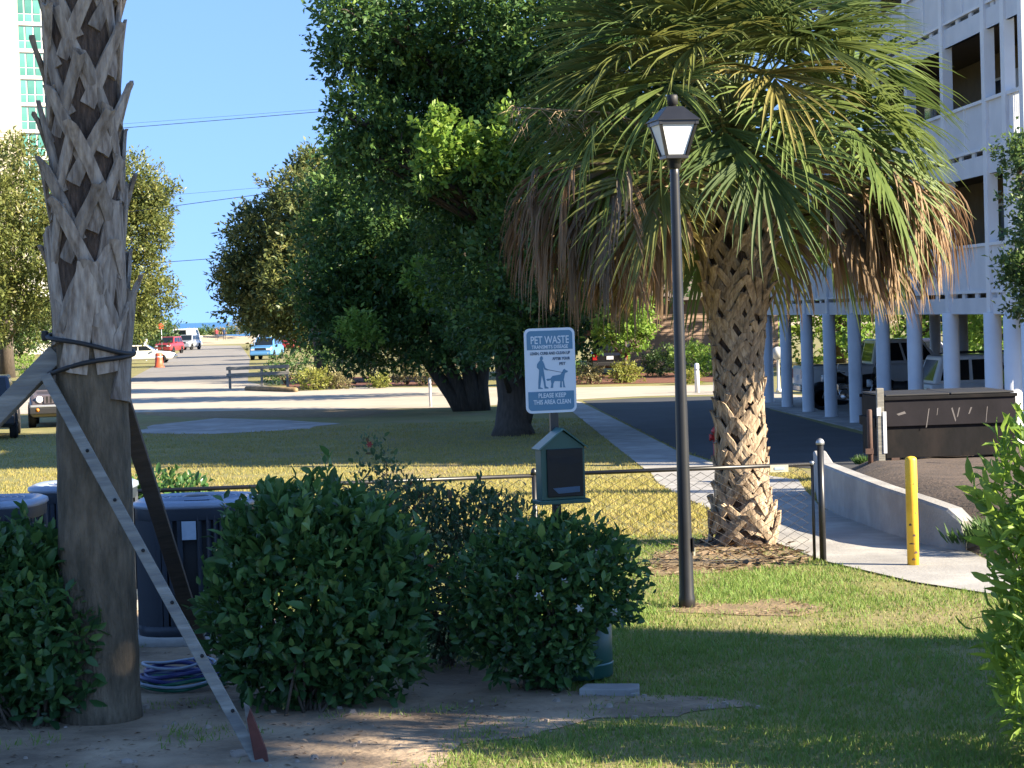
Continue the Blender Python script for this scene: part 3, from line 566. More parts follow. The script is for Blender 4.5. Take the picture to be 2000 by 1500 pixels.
# ---- leafy bushes of the foreground, their nearest leaves built singly
def leafmesh(name, mat, w, dr):
    V, Fc = leafbits(np.zeros((1, 3)), np.array([[1., 0, 0]]), np.array([[0, 0, 1.]]), np.array([1.]), np.array([w]), dr); return npmesh(name, V, Fc, mat)
LEAF = {k: [leafmesh('leaf', k, w, d) for w, d in ((.46, .1), (.52, .2), (.40, .05))] for k in ('l_bush_o',)}
LEAF['l_lime_o'] = [leafmesh('leaf', 'l_lime_o', w, d) for w, d in ((.26, .12), (.30, .25), (.24, .3))]
def bush(name, label, base, lobes, n, L, wr, mat, mat_o=None, singles=0, twigs=14, flowers=0, fmat='l_flower', inner=.3, upb=.45, zmin=.03, cat='bush', shoots=0, cut=None):
    """lobes: (dx, dy, dz, rx, ry, rz) about the base"""
    base = Vector(base); t = thing(name, label, cat, base)
    lo = np.array(lobes, float); wt = lo[:, 3] * lo[:, 5]; idx = np.repeat(np.arange(len(lo)), rng.multinomial(n, wt / wt.sum())); n = len(idx)
    u = unit(rng.normal(size=(n, 3))); sh = np.where(rng.random(n) < inner, rng.uniform(.3, .8, n), rng.uniform(.78, 1.06, n))
    lump = 1 + .10 * np.sin(u[:, 0] * 7 + idx * 2) * np.sin(u[:, 2] * 6 + idx) + .07 * np.sin(u[:, 1] * 11) + rng.normal(0, .05, n)
    pos = lo[idx, :3] + u * lo[idx, 3:] * (sh * lump)[:, None]
    # drop leaves deep inside another lobe
    deep = np.zeros(n, bool)
    for k in range(len(lo)):
        q = (pos - lo[k, :3]) / lo[k, 3:]; deep |= (np.linalg.norm(q, axis=1) < .55) & (idx != k)
    kp = ~deep & (pos[:, 2] > zmin)
    if cut: kp &= ~cut(pos)
    pos, u, sh = pos[kp], u[kp], sh[kp]
    if shoots:                                           # upright young shoots breaking the outline
        ok = np.where((u[:, 2] > .1) & (sh > .95))[0]; P2 = []; U2 = []
        for q in rng.choice(ok, shoots):
            ax = unit(u[q] * .5 + np.array([0, 0, 1]) + rng.normal(0, .25, 3)); hgt = L * rng.uniform(.8, 2.2)
            for k in range(9): a = k * 2.4; P2.append(pos[q] + ax * hgt * k / 9); U2.append(unit(np.array([math.cos(a), math.sin(a), .7])))
        pos = np.vstack([pos, P2]); u = np.vstack([u, U2]); sh = np.concatenate([sh, np.full(len(P2), 1.)])
    n = len(pos)
    d = unit(u * .7 + np.array([0, 0, upb]) + rng.normal(0, .55, (n, 3))); nn = unit(u * .8 + np.array([0, 0, .6]) + rng.normal(0, .45, (n, 3)))
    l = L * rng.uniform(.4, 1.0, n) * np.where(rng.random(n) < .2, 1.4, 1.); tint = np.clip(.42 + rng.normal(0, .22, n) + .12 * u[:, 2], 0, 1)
    if singles:
        world = pos + np.array(base); tc = unit(np.array([0, 0, CAMH]) - world)
        fx = np.abs(world[:, 0] / world[:, 1]) < .232
        score = (u * tc).sum(1) + 2.2 * (sh - .9) + .8 * l / L + np.where(fx, 0, -9); sel = np.argsort(-score)[:singles]
        rest = np.ones(n, bool); rest[sel] = False
        ms = LEAF[mat_o]
        for q in sel:
            dd = Vector(d[q]).normalized(); s = dd.cross(Vector(nn[q])).normalized(); nv = s.cross(dd)
            m = Matrix((dd * l[q], s * l[q], nv * l[q])).transposed().to_4x4(); m.translation = Vector(pos[q])
            inst('leaf', ms[q % 3], t, m)
    else: rest = np.ones(n, bool)
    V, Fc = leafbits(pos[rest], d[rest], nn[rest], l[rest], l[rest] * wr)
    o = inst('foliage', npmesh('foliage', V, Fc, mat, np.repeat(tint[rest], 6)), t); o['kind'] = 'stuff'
    s = MB()
    for k in range(twigs):
        q = Vector(pos[rng.integers(n)]); a = Vector((random.gauss(0, .05), random.gauss(0, .05), -.03)); s.tube([a, a.lerp(q, .5) + Vector((0, 0, .06)), q * .97], [.009, .007, .003], 5)
    s.build('stem', 'twig', t)
    for k in range(flowers):
        cand = [i for i in range(n) if u[i, 1] < -.25 and u[i, 2] > -.3 and sh[i] > .95]; q = Vector(pos[random.choice(cand)]) + Vector((0, -.03, .01))
        f = MB()
        for j in range(6):
            a = j * 1.047; w = Vector((math.cos(a), -.25, math.sin(a))); b = Vector((math.cos(a + .5), -.1, math.sin(a + .5))); c = Vector((math.cos(a - .5), -.1, math.sin(a - .5)))
            f.add([q, q + c * .013, q + w * .024, q + b * .013], [(0, 1, 2, 3)])
        f.build('flower', fmat, t)
    return t
b = G(610, 1392)
bush('leafy_bush', 'largest rounded glossy bush on bare soil between the long brace and the rose bush', b, [(0, .35, .58, .50, .42, .52), (-.14, .2, .43, .42, .35, .42), (.2, .25, .36, .38, .34, .38), (-.05, .3, .82, .40, .36, .30), (.25, .45, .68, .34, .3, .34)], 13000, .088, .5, 'l_bush', 'l_bush_o', 300, shoots=34)
b = G(62, 1422)
bush('leafy_bush', 'leafy glossy bush overlapping the foot of the staked palm trunk', b, [(-.1, .3, .48, .46, .42, .46), (-.45, .3, .50, .45, .4, .46), (.10, .1, .38, .26, .28, .36), (-.15, .35, .68, .38, .34, .26)], 12000, .088, .5, 'l_bush', 'l_bush_o', 300, shoots=34)
b = G(1080, 1345)
bush('gardenia_bush', 'bush with a few white flowers half hiding the green waste can', b, [(-.04, .0, .42, .36, .3, .40), (.2, .0, .52, .30, .28, .30), (-.25, .05, .48, .28, .26, .34), (.05, 0, .68, .36, .28, .22), (.26, .05, .42, .15, .2, .2), (.02, 0, .2, .24, .2, .2)], 10000, .068, .5, 'l_bush', 'l_bush_o', 300, flowers=6, shoots=22, cut=lambda p: (p[:, 0] > .10) & (p[:, 2] < .34 - .25 * (p[:, 0] < .2)))
b = G(870, 1300)
bush('rose_bush', 'fine-leaved dark bush with a few red blooms between two glossy bushes', b, [(0, .1, .55, .50, .35, .46), (-.25, .1, .72, .38, .3, .35), (.3, .1, .62, .38, .3, .34), (.1, -.1, .36, .42, .3, .3)], 13000, .05, .45, 'l_fine', flowers=4, fmat='l_redflower', shoots=40)
b = G(745, 1240)
bush('rose_shoot', 'tall straggling reddish shoot rising above the fence rail', b, [(0, 0, 1.12, .12, .1, .18), (-.06, 0, .95, .14, .1, .16), (.1, 0, 1.0, .09, .1, .12), (0, 0, .6, .2, .15, .4)], 700, .05, .5, 'l_fine', flowers=2, fmat='l_redflower', twigs=10, inner=.5)
b = G(335, 1150)
bush('low_bush', 'low leafy bush behind the air conditioner against the fence', b, [(0, 0, .62, .34, .28, .26), (-.2, 0, .5, .3, .28, .3), (.22, 0, .45, .22, .25, .28), (0, 0, .3, .4, .3, .3)], 4200, .07, .5, 'l_bush')
b = G(2105, 1500)
bush('oleander_bush', 'bright yellow-green narrow-leaved bush at the lawn edge facing the yellow bollard', b, [(.05, .1, .75, .36, .4, .6), (-.05, 0, 1.15, .30, .3, .36), (.2, .2, 1.35, .28, .3, .3), (-.02, -.05, .45, .32, .3, .42), (.3, .1, .6, .4, .4, .6)], 6000, .125, .27, 'l_lime', 'l_lime_o', 300, upb=.7)
# ================================================================== PALMS
def strap(mb, R0, th0, L, w0, w1, lift, thick, seed, stub):
    rnd = random.Random(seed); N = 8; V = []
    tw = rnd.uniform(-.2, .2)
    for i in range(N + 1):
        t = i / N; th = th0 * (1 - t) ** 1.15 + tw * .05 * t; z = L * t; r = R0 + .012 + lift * t ** 2.2
        t2 = min(1, t + .02); dth = th0 * ((1 - t2) ** 1.15 - (1 - t) ** 1.15) * R0; dz = L * .02; l = math.hypot(dth, dz) or 1
        nx, nz = dz / l, -dth / l                      # width direction on the (theta, z) surface
        w = (w0 + (w1 - w0) * t) * (1 + .06 * rnd.uniform(-1, 1)); cup = .12 * w
        for s in (-1, 0, 1):
            tt = th + s * nx * w / 2 / R0; zz = z + s * nz * w / 2; rr = r + (cup if s == 0 else 0)
            if i == N: zz += rnd.uniform(-.02, .02)
            V.append((rr * math.cos(tt), rr * math.sin(tt), zz))
            V.append(((rr - thick) * math.cos(tt), (rr - thick) * math.sin(tt), zz))
    Fs = []
    for i in range(N):
        a = i * 6; b = a + 6
        Fs += [(a, a + 2, b + 2, b), (a + 2, a + 4, b + 4, b + 2), (a + 1, b + 1, b + 3, a + 3), (a + 3, b + 3, b + 5, a + 5), (a, b, b + 1, a + 1), (a + 4, a + 5, b + 5, b + 4)]
    e = N * 6; Fs += [(0, 1, 3, 2), (2, 3, 5, 4), (e, e + 2, e + 3, e + 1), (e + 2, e + 4, e + 5, e + 3)]
    mb.add(V, Fs)
def boots(t, mat, R0, z0, z1, dz, L, w, spread, lift, prof, thick=.018, nvar=5, ang=137.5, jit=.12):
    var = []
    for k in range(nvar):
        mb = MB(); l = L * random.uniform(.85, 1.15)
        strap(mb, R0, spread * random.uniform(.85, 1.1), l, w, w * .62, lift * random.uniform(.15, 1.3), thick, k * 2, True)
        strap(mb, R0 + .006, -spread * random.uniform(.85, 1.1), l * random.uniform(.9, 1), w, w * .62, lift * random.uniform(.15, 1.3), thick, k * 2 + 1, True)
        var.append(mb.mesh('boot', mat))
    z = z0; i = 0
    while z < z1:
        s = prof(z) / R0
        m = Matrix.Translation((0, 0, z)) @ Matrix.Rotation(R(i * ang) + random.gauss(0, jit), 4, 'Z') @ Matrix.Diagonal((s, s, random.uniform(.9, 1.1), 1))
        inst('boot', var[random.randrange(nvar)], t, m); z += dz; i += 1
def frond_mesh(el, plen, blen, droop, nseg=40, curl=.5, mat='f_green', pmat='petiole', wid=.029, fan=125, seed=0, hang=0.):
    """a fan frond in the local XZ plane leaving the origin along +X at elevation el"""
    rnd = random.Random(seed); g = Vector((0, 0, -1)); d = Vector((math.cos(el), 0, math.sin(el))); p = Vector((.12 * math.cos(el), 0, .12 * math.sin(el))); pts = [p.copy()]
    n = 7
    for i in range(n):
        d = (d + g * (.10 + hang) * (i / n) * (1.0 if d.z > -.9 else 0)).normalized(); p = p + d * plen / n; pts.append(p.copy())
    pe = MB(); pe.tube(pts, [.020 - .011 * i / n for i in range(n + 1)], 5)
    side = Vector((0, 1, 0)); V = []; Fs = []
    rib = p.copy(); rd = d.copy(); ribp = [(rib.copy(), rd.copy())]
    for i in range(6):
        rd = (rd + g * .13 * curl).normalized(); rib = rib + rd * blen * .06; ribp.append((rib.copy(), rd.copy()))
    for k in range(nseg):
        f = (k + .5) / nseg * 2 - 1; a = R(fan) * f * (1 + .03 * rnd.uniform(-1, 1)); ri = max(0, min(6, int((1 - abs(f)) * 6.5))); o, od = ribp[ri]
        nrm = side.cross(od).normalized()               # blade normal (up side)
        if nrm.z < 0 and abs(od.z) < .98: nrm = -nrm
        sd = side * math.sin(a) + od * math.cos(a) + nrm * (.28 * abs(math.sin(a))); sd.normalize()
        L = blen * (.62 + .38 * math.cos(a * .62)) * rnd.uniform(.88, 1.08); N = 6; q = o.copy(); base = len(V); dr = droop * rnd.uniform(.7, 1.35)
        for i in range(N + 1):
            t = i / N; w = wid * (.35 + 1.0 * min(1, t * 3)) * (1 - max(0, t - .3) / .7) ** .8 + .002
            wd = sd.cross(nrm)
            wd = wd.normalized() if wd.length > 1e-3 else side
            up = wd.cross(sd)
            V += [q - wd * w / 2, q + up * w * -.28, q + wd * w / 2]
            q = q + sd * L / N; sd = (sd + g * dr * (.12 + t * t * 1.1) + Vector((rnd.gauss(0, .03), rnd.gauss(0, .03), 0))).normalized()
        for i in range(N):
            a0 = base + i * 3; Fs += [(a0, a0 + 1, a0 + 4, a0 + 3), (a0 + 1, a0 + 2, a0 + 5, a0 + 4)]
    bl = MB(); bl.add(V, Fs)
    return bl.mesh('frond', mat), pe.mesh('petiole', pmat)
def put_frond(t, ms, az, z, roll=0., sc=1.):
    m = Matrix.Translation((0, 0, z)) @ Matrix.Rotation(az, 4, 'Z') @ Matrix.Rotation(roll, 4, 'X') @ Matrix.Scale(sc, 4)
    o = inst('frond', ms[0], t, m); inst('petiole', ms[1], o)
GR = 2.39996
def right_palm():
    base = G(1452, 1062); t = thing('cabbage_palm', 'shaggy fan palm with dead brown fronds hanging under its green crown', 'palm', base)
    pr = [(-.05, .30), (.05, .26), (.25, .21), (.6, .19), (1.2, .185), (1.6, .20), (2.0, .235), (2.4, .27), (2.75, .25), (3.1, .16)]
    prof = lambda z: float(np.interp(z, [p[0] for p in pr], [p[1] for p in pr]))
    mb = MB(); zs = np.linspace(-.05, 3.1, 24); mb.lathe([(prof(z) - .02, z) for z in zs], n=18); mb.build('trunk', 'fibre', t)
    boots(t, 'boot_tan', .2, .0, 1.75, .0165, .27, .072, .85, .045, prof, nvar=8)
    boots(t, 'boot_tan', .2, 1.75, 2.85, .0135, .30, .06, .7, .085, prof, nvar=8)
    k = 0; ctr = 3.16
    for i in range(64):                                  # green fronds, youngest upright
        f = i / 63; el = R(84 - 72 * f ** 1.05); az = i * GR + random.gauss(0, .12)
        ms = frond_mesh(el, random.uniform(.95, 1.2) - .15 * (1 - f), random.uniform(.85, 1.0), .24 + .22 * f, 54, .7 + f, 'f_green' if random.random() < .82 else 'f_yellow', seed=i, hang=.05 + .10 * f)
        put_frond(t, ms, az, ctr + .32 * (1 - f), random.gauss(0, .25))
    for i in range(17):                                  # yellowing, then dead ones hanging as a skirt
        f = i / 16; az = i * GR * 1.0 + .4
        if R(238) < az % (2 * math.pi) < R(305): continue
        ms = frond_mesh(R(4 - 14 * random.random()), random.uniform(.8, 1.15), random.uniform(.7, .9), .75, 44, 1.6, ['f_yellow', 'f_brown', 'f_green'][i % 3], 'petiole' if i % 3 != 1 else 'petiole_dead', seed=100 + i, hang=.14, fan=110)
        put_frond(t, ms, az, 3.1 - .1 * f, random.gauss(0, .2))
    # dead bunches where the photograph shows them: towards -X (several), front and +X
    for i, (az, pl, el) in enumerate([(182, 1.6, 14), (196, 1.5, 12), (206, 1.35, 10), (214, 1.3, 6), (222, 1.25, 12), (230, 1.15, 4), (236, 1.15, 14), (190, 1.2, 2), (202, 1.0, -4), (218, .95, -2), (170, 1.4, 6), (310, .95, 6), (322, 1.1, 10), (330, 1.2, 4), (338, 1.4, 14), (345, 1.5, 10), (352, 1.6, 14), (358, 1.4, 4), (8, 1.4, 8), (226, 1.35, 20), (212, 1.5, 20), (200, 1.6, 20), (330, 1.3, 18), (335, 1.0, -2), (318, .8, 0), (150, 1.2, 4), (30, 1.2, 4)]):
        ms = frond_mesh(R(el), pl, random.uniform(.60, .82), 1.9, 44, 3.4, 'f_brown' if i % 8 != 3 else 'f_grey', 'petiole_dead', seed=200 + i, hang=.17, fan=62, wid=.026)
        put_frond(t, ms, R(az) + random.gauss(0, .06), 3.04, random.gauss(0, .15))
    for i, (px, py, qx, qy, sd) in enumerate([(1330, 400, 1118, 395, 1), (1470, 380, 1760, 420, 2), (1460, 330, 1730, 300, 3), (1440, 300, 1010, 210, 4)]):
        rnd = random.Random(sd); a = P(px, py, 18.6) - base; b = P(qx, qy, 18.1 - .1 * i) - base; s = MB(); mid = a.lerp(b, .6) + Vector((0, -.15, .35 if i != 3 else .1)); pts = [a.lerp(mid, k / 5) * 1.0 for k in range(5)] + [mid.lerp(b, k / 4) for k in range(5)]
        s.tube(pts, [.012 - .0008 * k for k in range(10)], 5)
        for k in range(4, 10):
            for j in range(4):
                e = pts[k] + Vector((rnd.gauss(0, .14), rnd.gauss(0, .1), -abs(rnd.gauss(.12, .1)))); s.tube([pts[k], pts[k].lerp(e, .5) + Vector((0, 0, .03)), e], [.005, .004, .002], 4)
                for q in range(3):
                    e2 = e + Vector((rnd.gauss(0, .07), rnd.gauss(0, .06), rnd.gauss(-.05, .05))); s.tube([pts[k].lerp(e, .5 + .2 * q), e2], [.003, .0015], 3)
        s.build('flower_stalk', 'petiole_dead', t)
    return t
right_palm()
def left_palm():
    b = G(198, 1404); t = thing('staked_palm', 'tall palm trunk with criss-cross grey leaf bases, propped by timber braces', 'palm', b)
    pr = [(-.05, .215), (0, .205), (.5, .195), (1.4, .185), (1.9, .175), (2.4, .168), (7.6, .155)]
    prof = lambda z: float(np.interp(z, [p[0] for p in pr], [p[1] for p in pr]))
    top = P(158, 0, b.y) - b; lean = top / top.z          # the trunk leans a touch
    mb = MB(); zs = list(np.linspace(-.05, 7.4, 80)); mb.lathe([(prof(z) * (1 + .012 * math.sin(z * 23)), z) for z in zs], n=28); tr = mb.build('trunk', 'palm_trunk', t)
    fm = MB(); fm.lathe([(prof(z) + .004, z) for z in np.linspace(2.02, 7.3, 24)], n=24); fm.build('fibre', 'fibre', t)
    boots(t, 'boot', .18, 1.62, 2.0, .075, .62, .15, .62, .03, prof, .02, 4, jit=.08)
    boots(t, 'boot', .18, 1.85, 7.0, .048, .43, .078, .95, .065, prof, .02, 9, jit=.12)
    ms = [frond_mesh(R(e), 1.2, .95, .3, 34, 1., 'f_green', seed=300 + e, hang=.08) for e in (70, 45, 20, -5, -25)]
    for i in range(30): put_frond(t, ms[i // 6], i * GR, 7.3 - .01 * i)
    t.rotation_euler = (0, math.atan(lean.x), 0)
    return t, b, lean
LP, LPB, LPL = left_palm()
# braces
def brace(label, a, b, w, h, mat, nails=0):
    t = thing('timber_brace', label, 'brace', b); mb = MB(); A = Vector(a) - b
    mb.bar((0, 0, -.03), A, w, h, up=(0, -1, .3)); mb.build('board', mat, t, .004)
    d = A.normalized()
    for k in range(nails):
        f = .12 + .8 * k / nails; c = A * f; n = MB(); sd = d.cross(Vector((0, -1, .3))).normalized(); u = sd.cross(d); n.tube([c + u * (h / 2 - .002), c + u * (h / 2 + .004)], .009, 8); n.build('nail_hole', 'dark', t)
    return t
brace('long grey timber brace with nail holes slanting down to a red stake', P(90, 735, 11.12), G(512, 1490), .054, .038, 'grey_wood', 6)
brace('wide grey timber brace slanting down away from the red stake', P(112, 690, 11.2), G(-640, 1455), .10, .05, 'grey_wood')
brace('dark brown timber brace behind the trunk near the hose', P(232, 760, 11.45), G(402, 1290), .085, .045, 'brown_wood')
s = thing('ground_stake', 'splintered red-brown stake driven in at the foot of the long brace', 'stake', G(516, 1492))
mb = MB(); mb.prism([(-.028, .03, -.1), (.028, .03, -.1), (.008, .03, .05), (-.03, .03, .16), (-.06, .03, .245), (-.075, .03, .2), (-.06, .03, .1)], (0, .03, 0)); mb.build('board', 'stake_red', s)
mb = MB(); mb.prism([(-.075, .058, .13), (-.05, .058, .15), (-.065, .058, .25), (-.09, .058, .27)], (0, .012, 0)); mb.build('splinter', 'grey_wood', s)
def strapring(label, yl, yr, back):
    zl = P(115, yl, LPB.y).z; zr = P(240, yr, LPB.y).z; c = Vector((LPB.x + LPL.x * 1.9, LPB.y, 0)); t = thing('strap', label, 'strap', (c.x, c.y, (zl + zr) / 2)); pts = []
    for k in range(33):
        a = 2 * math.pi * k / 32; x = math.cos(a); pts.append((x * .215, math.sin(a) * .208, (zr - zl) / 2 * x + .006 * math.sin(3 * a)))
    mb = MB(); mb.tube(pts, .0125, 6, caps=False); mb.build('band', 'black_strap', t)
    mb = MB(); mb.box((-.225, -.02, -(zr - zl) / 2), (.03, .05, .05)); mb.build('knot', 'black_strap', t, .008); return t
strapring('upper black strap round the staked palm trunk', 655, 690, 0)
strapring('lower black strap round the staked palm trunk, sloping the other way', 728, 692, 0)
# ================================================================== NEAR OBJECTS
# ---- lamp post
lb = G(1342, 1186); t = thing('lamp_post', 'black lamp post with a frosted four-sided lantern on the lawn', 'lamp post', lb)
Hh = 3.0; mb = MB(); mb.lathe([(.056, -.05), (.056, .06), (.05, .09), (.046, .5), (.038, 1.6), (.031, Hh - .12), (.031, Hh - .02)], n=16); mb.build('pole', 'black_metal', t)
mb = MB(); mb.lathe([(.024, 0), (.044, .02), (.044, .06), (.06, .075), (.06, .085)], (0, 0, Hh - .09), 16); mb.build('collar', 'black_metal', t)
zb, zt = Hh, Hh + .215; wb, wt = .068, .122; RZ = Matrix.Rotation(R(12), 4, 'Z')
for q in range(4):
    m = RZ @ Matrix.Rotation(q * math.pi / 2, 4, 'Z')
    mb = MB(); mb.prism([(-wb + .012, -wb, zb + .012), (wb - .012, -wb, zb + .012), (wt - .014, -wt, zt - .008), (-wt + .014, -wt, zt - .008)], (0, .006, 0)); mb.xf(m); mb.build('pane', 'frost', t)
    mb = MB(); mb.bar((-wb, -wb, zb), (-wt, -wt, zt), .018, .018, up=(0, 1, 0)); mb.xf(m); mb.build('corner_bar', 'black_metal', t)
    mb = MB(); mb.box((0, -wt - .002, zt + .004), (2 * wt + .03, .02, .026)); mb.xf(m); mb.build('top_rail', 'black_metal', t)
mb = MB(); mb.box((0, 0, zb - .005), (2 * wb + .02, 2 * wb + .02, .024)); mb.xf(RZ); mb.build('lantern_floor', 'black_metal', t, .004)
mb = MB(); e = wt + .028; k = .055
mb.add([(-e, -e, zt + .018), (e, -e, zt + .018), (e, e, zt + .018), (-e, e, zt + .018), (-e * .72, -e * .72, zt + .06), (e * .72, -e * .72, zt + .06), (e * .72, e * .72, zt + .06), (-e * .72, e * .72, zt + .06), (-k, -k, zt + .115), (k, -k, zt + .115), (k, k, zt + .115), (-k, k, zt + .115)],
       [(3, 2, 1, 0)] + [(a + o, (a + 1) % 4 + o, (a + 1) % 4 + 4 + o, a + 4 + o) for o in (0, 4) for a in range(4)] + [(8, 9, 10, 11)]); mb.xf(RZ); mb.build('lantern_roof', 'black_metal', t, .003)
mb = MB(); mb.lathe([(.028, 0), (.028, .02), (.036, .022), (.036, .075), (.03, .085)], (0, 0, zt + .11), 14); mb.build('light_sensor', 'plastic', t)
mb = MB(); mb.box((.052, -.02, .42), (.012, .04, .09)); mb.build('access_cover', 'black_metal', t)
mb = MB(); mb.box((.058, -.01, .37), (.012, .02, .05)); mb.build('tag', 'cream', t)
# ---- pet waste station
YS = 11.9; gb = Vector((.225, YS, 0)); t = thing('pet_waste_station', 'pet waste station: blue sign above green bag box and green can', 'waste station', gb, R(17))
inv = Matrix.Rotation(R(24), 4, 'Z')
mb = MB(); mb.box((0, .02, .93), (.045, .03, 1.96)); mb.build('post', 'black_metal', t, .003)
for k in range(9):
    mb = MB(); mb.lathe([(.006, 0), (.006, .003)], (0, .0035, .80 + .03 * k), 8, 'y'); mb.build('post_hole', 'galv', t)
def rrect(w, h, r, n=6):
    pts = []
    for cx, cz, a0 in ((w / 2 - r, h / 2 - r, 0), (-w / 2 + r, h / 2 - r, 90), (-w / 2 + r, -h / 2 + r, 180), (w / 2 - r, -h / 2 + r, 270)):
        for i in range(n + 1): a = R(a0 + 90 * i / n); pts.append((cx + r * math.cos(a), cz + r * math.sin(a)))
    return pts
SM = Matrix.Translation((-.018, -.002, 1.685))
mb = MB(); mb.prism([(x, 0, z) for x, z in rrect(.285, .455, .032)], (0, .004, 0)); mb.xf(SM); sg = mb.build('sign', 'sign_white', t)
def onsign(name, mat, poly, dep=.0016):
    mb = MB(); mb.prism([(x, -dep, z) for x, z in poly], (0, dep - .0002, 0)); mb.xf(SM); return mb.build(name, mat, sg)
top = [(x, z) for x, z in rrect(.258, .428, .022)]
onsign('header_panel', 'sign_blue', [(x, z) for x, z in top if z > .19] and [p for p in top if p[1] > .1] + [(-.129, .112), (.129, .112)])
onsign('footer_panel', 'sign_blue', [(.129, -.112), (-.129, -.112)] [::-1] and ([(-.129, -.112)] + [p for p in top if p[1] < -.1] + [(.129, -.112)]))
def text(s, x, z, size, mat, width=None):
    cu = bpy.data.curves.new('lettering', 'FONT'); cu.body = s; cu.size = size; cu.align_x = 'CENTER'; cu.align_y = 'CENTER'; cu.extrude = .0004; cu.offset = .0006
    o = bpy.data.objects.new('lettering', cu); COL.objects.link(o); dg = bpy.context.evaluated_depsgraph_get(); me = bpy.data.meshes.new_from_object(o.evaluated_get(dg)); bpy.data.objects.remove(o)
    xs = [v.co.x for v in me.vertices]; w = max(xs) - min(xs); sx = (width / w) if width else 1
    me.transform(SM @ Matrix.Translation((x, -.0024, z)) @ Matrix.Rotation(math.pi / 2, 4, 'X') @ Matrix.Diagonal((sx, 1, 1, 1))); me.materials.clear(); me.materials.append(M[mat]); inst('lettering', me, sg)
text('PET WASTE', 0, .162, .058, 'sign_white', .215); text('TRANSMITS DISEASE', 0, .126, .026, 'sign_white', .205)
text('LEASH, CURB AND CLEAN UP', 0, .092, .021, 'sign_ink', .225); text('AFTER YOUR', .062, .062, .021, 'sign_ink', .10); text('PET', .068, .034, .021, 'sign_ink', .035)
text('PLEASE KEEP', .005, -.135, .034, 'sign_white', .155); text('THIS AREA CLEAN', .005, -.17, .034, 'sign_white', .21)
walker = [(-.055, .075), (-.047, .078), (-.041, .072), (-.040, .062), (-.046, .055), (-.040, .050), (-.034, .035), (-.028, .015), (-.014, .006), (-.017, 0), (-.034, .006), (-.040, .020), (-.038, .0), (-.034, -.03), (-.030, -.06), (-.028, -.084), (-.014, -.092), (-.014, -.097), (-.036, -.096), (-.041, -.06), (-.050, -.025), (-.056, -.06), (-.060, -.088), (-.046, -.094), (-.046, -.098), (-.072, -.097), (-.070, -.06), (-.066, -.02), (-.064, .005), (-.076, .018), (-.074, .036), (-.062, .052), (-.056, .056), (-.058, .066)]
onsign('walker_figure', 'sign_blue', walker)
dog = [(.01, -.03), (.055, -.024), (.066, -.010), (.072, .002), (.080, .006), (.086, -.001), (.098, -.006), (.096, -.013), (.083, -.016), (.078, -.032), (.074, -.052), (.078, -.088), (.084, -.094), (.070, -.094), (.068, -.062), (.062, -.060), (.062, -.094), (.050, -.094), (.054, -.060), (.022, -.058), (.014, -.072), (.012, -.094), (-.002, -.094), (.003, -.072), (.0, -.052), (-.018, -.056), (-.026, -.048), (-.018, -.044), (-.002, -.044)]
onsign('dog_figure', 'sign_blue', dog)
onsign('leash', 'sign_ink', [(-.015, .003), (-.014, .006), (.070, -.013), (.070, -.0155)])
# dispenser box: little house with a black front
x0, x1, z0, z1 = -.118, .128, .995, 1.275
mb = MB(); mb.prism([(x0, -.10, z0), (x1, -.10, z0), (x1, -.10, z1), (.005, -.10, z1 + .09), (x0, -.10, z1)], (0, .10, 0)); mb.build('bag_box', 'station_green', t, .004)
mb = MB(); mb.bar((x0 - .016, -.055, z1 - .008), (.006, -.055, z1 + .100), .13, .008, up=(-1, 0, 1)); mb.build('roof_plate', 'station_roof', t)
mb = MB(); mb.bar((.006, -.055, z1 + .100), (x1 + .016, -.055, z1 - .008), .13, .008, up=(1, 0, 1)); mb.build('roof_plate', 'station_green', t)
mb = MB(); mb.box((.012, -.108, 1.14), (.2, .014, .255)); mb.build('front_panel', 'station_black', t, .003)
mb = MB(); mb.prism([(-.09, -.117, 1.235), (-.03, -.117, 1.215), (.05, -.117, 1.225), (.10, -.117, 1.21), (.10, -.117, 1.195), (.04, -.117, 1.18), (-.07, -.117, 1.20)], (0, .004, 0)); mb.build('bag_slot', 'dark', t)
mb = MB(); mb.prism([(-.06, -.117, 1.06), (.09, -.117, 1.065), (.09, -.117, 1.035), (-.03, -.117, 1.03)], (0, .004, 0)); mb.build('label_strip', 'sign_ink', t)
mb = MB(); mb.box((.005, -.055, .985), (.285, .14, .022)); mb.build('tray', 'station_green', t, .003)
mb = MB(); mb.lathe([(.175, .02), (.185, .03), (.185, .30), (.178, .31), (.19, .315), (.19, .33), (.17, .335)], (.11, .05, 0), 28); cn = mb.build('waste_can', 'station_green', t)
mb = MB(); mb.lathe([(.187, 0), (.19, .006), (.187, .012)], (.11, .05, .09), 28, caps=False); mb.build('rib', 'station_roof', cn)
sb = thing('concrete_slab', 'pale broken concrete slab lying by the green waste can', 'slab', G(1196, 1356), R(-8))
mb = MB(); mb.prism([(-.17, -.05, -.01), (.10, -.075, -.01), (.14, -.03, -.01), (.135, .10, -.01), (-.15, .11, -.01)], (0, 0, .05)); mb.build('slab_block', 'concrete', sb, .008)
mb = MB(); mb.prism([(.10, -.10, -.01), (.15, -.07, -.01), (.14, -.04, -.01), (.105, -.077, -.01)], (0, 0, .03)); mb.build('broken_chip', 'concrete', sb, .005)
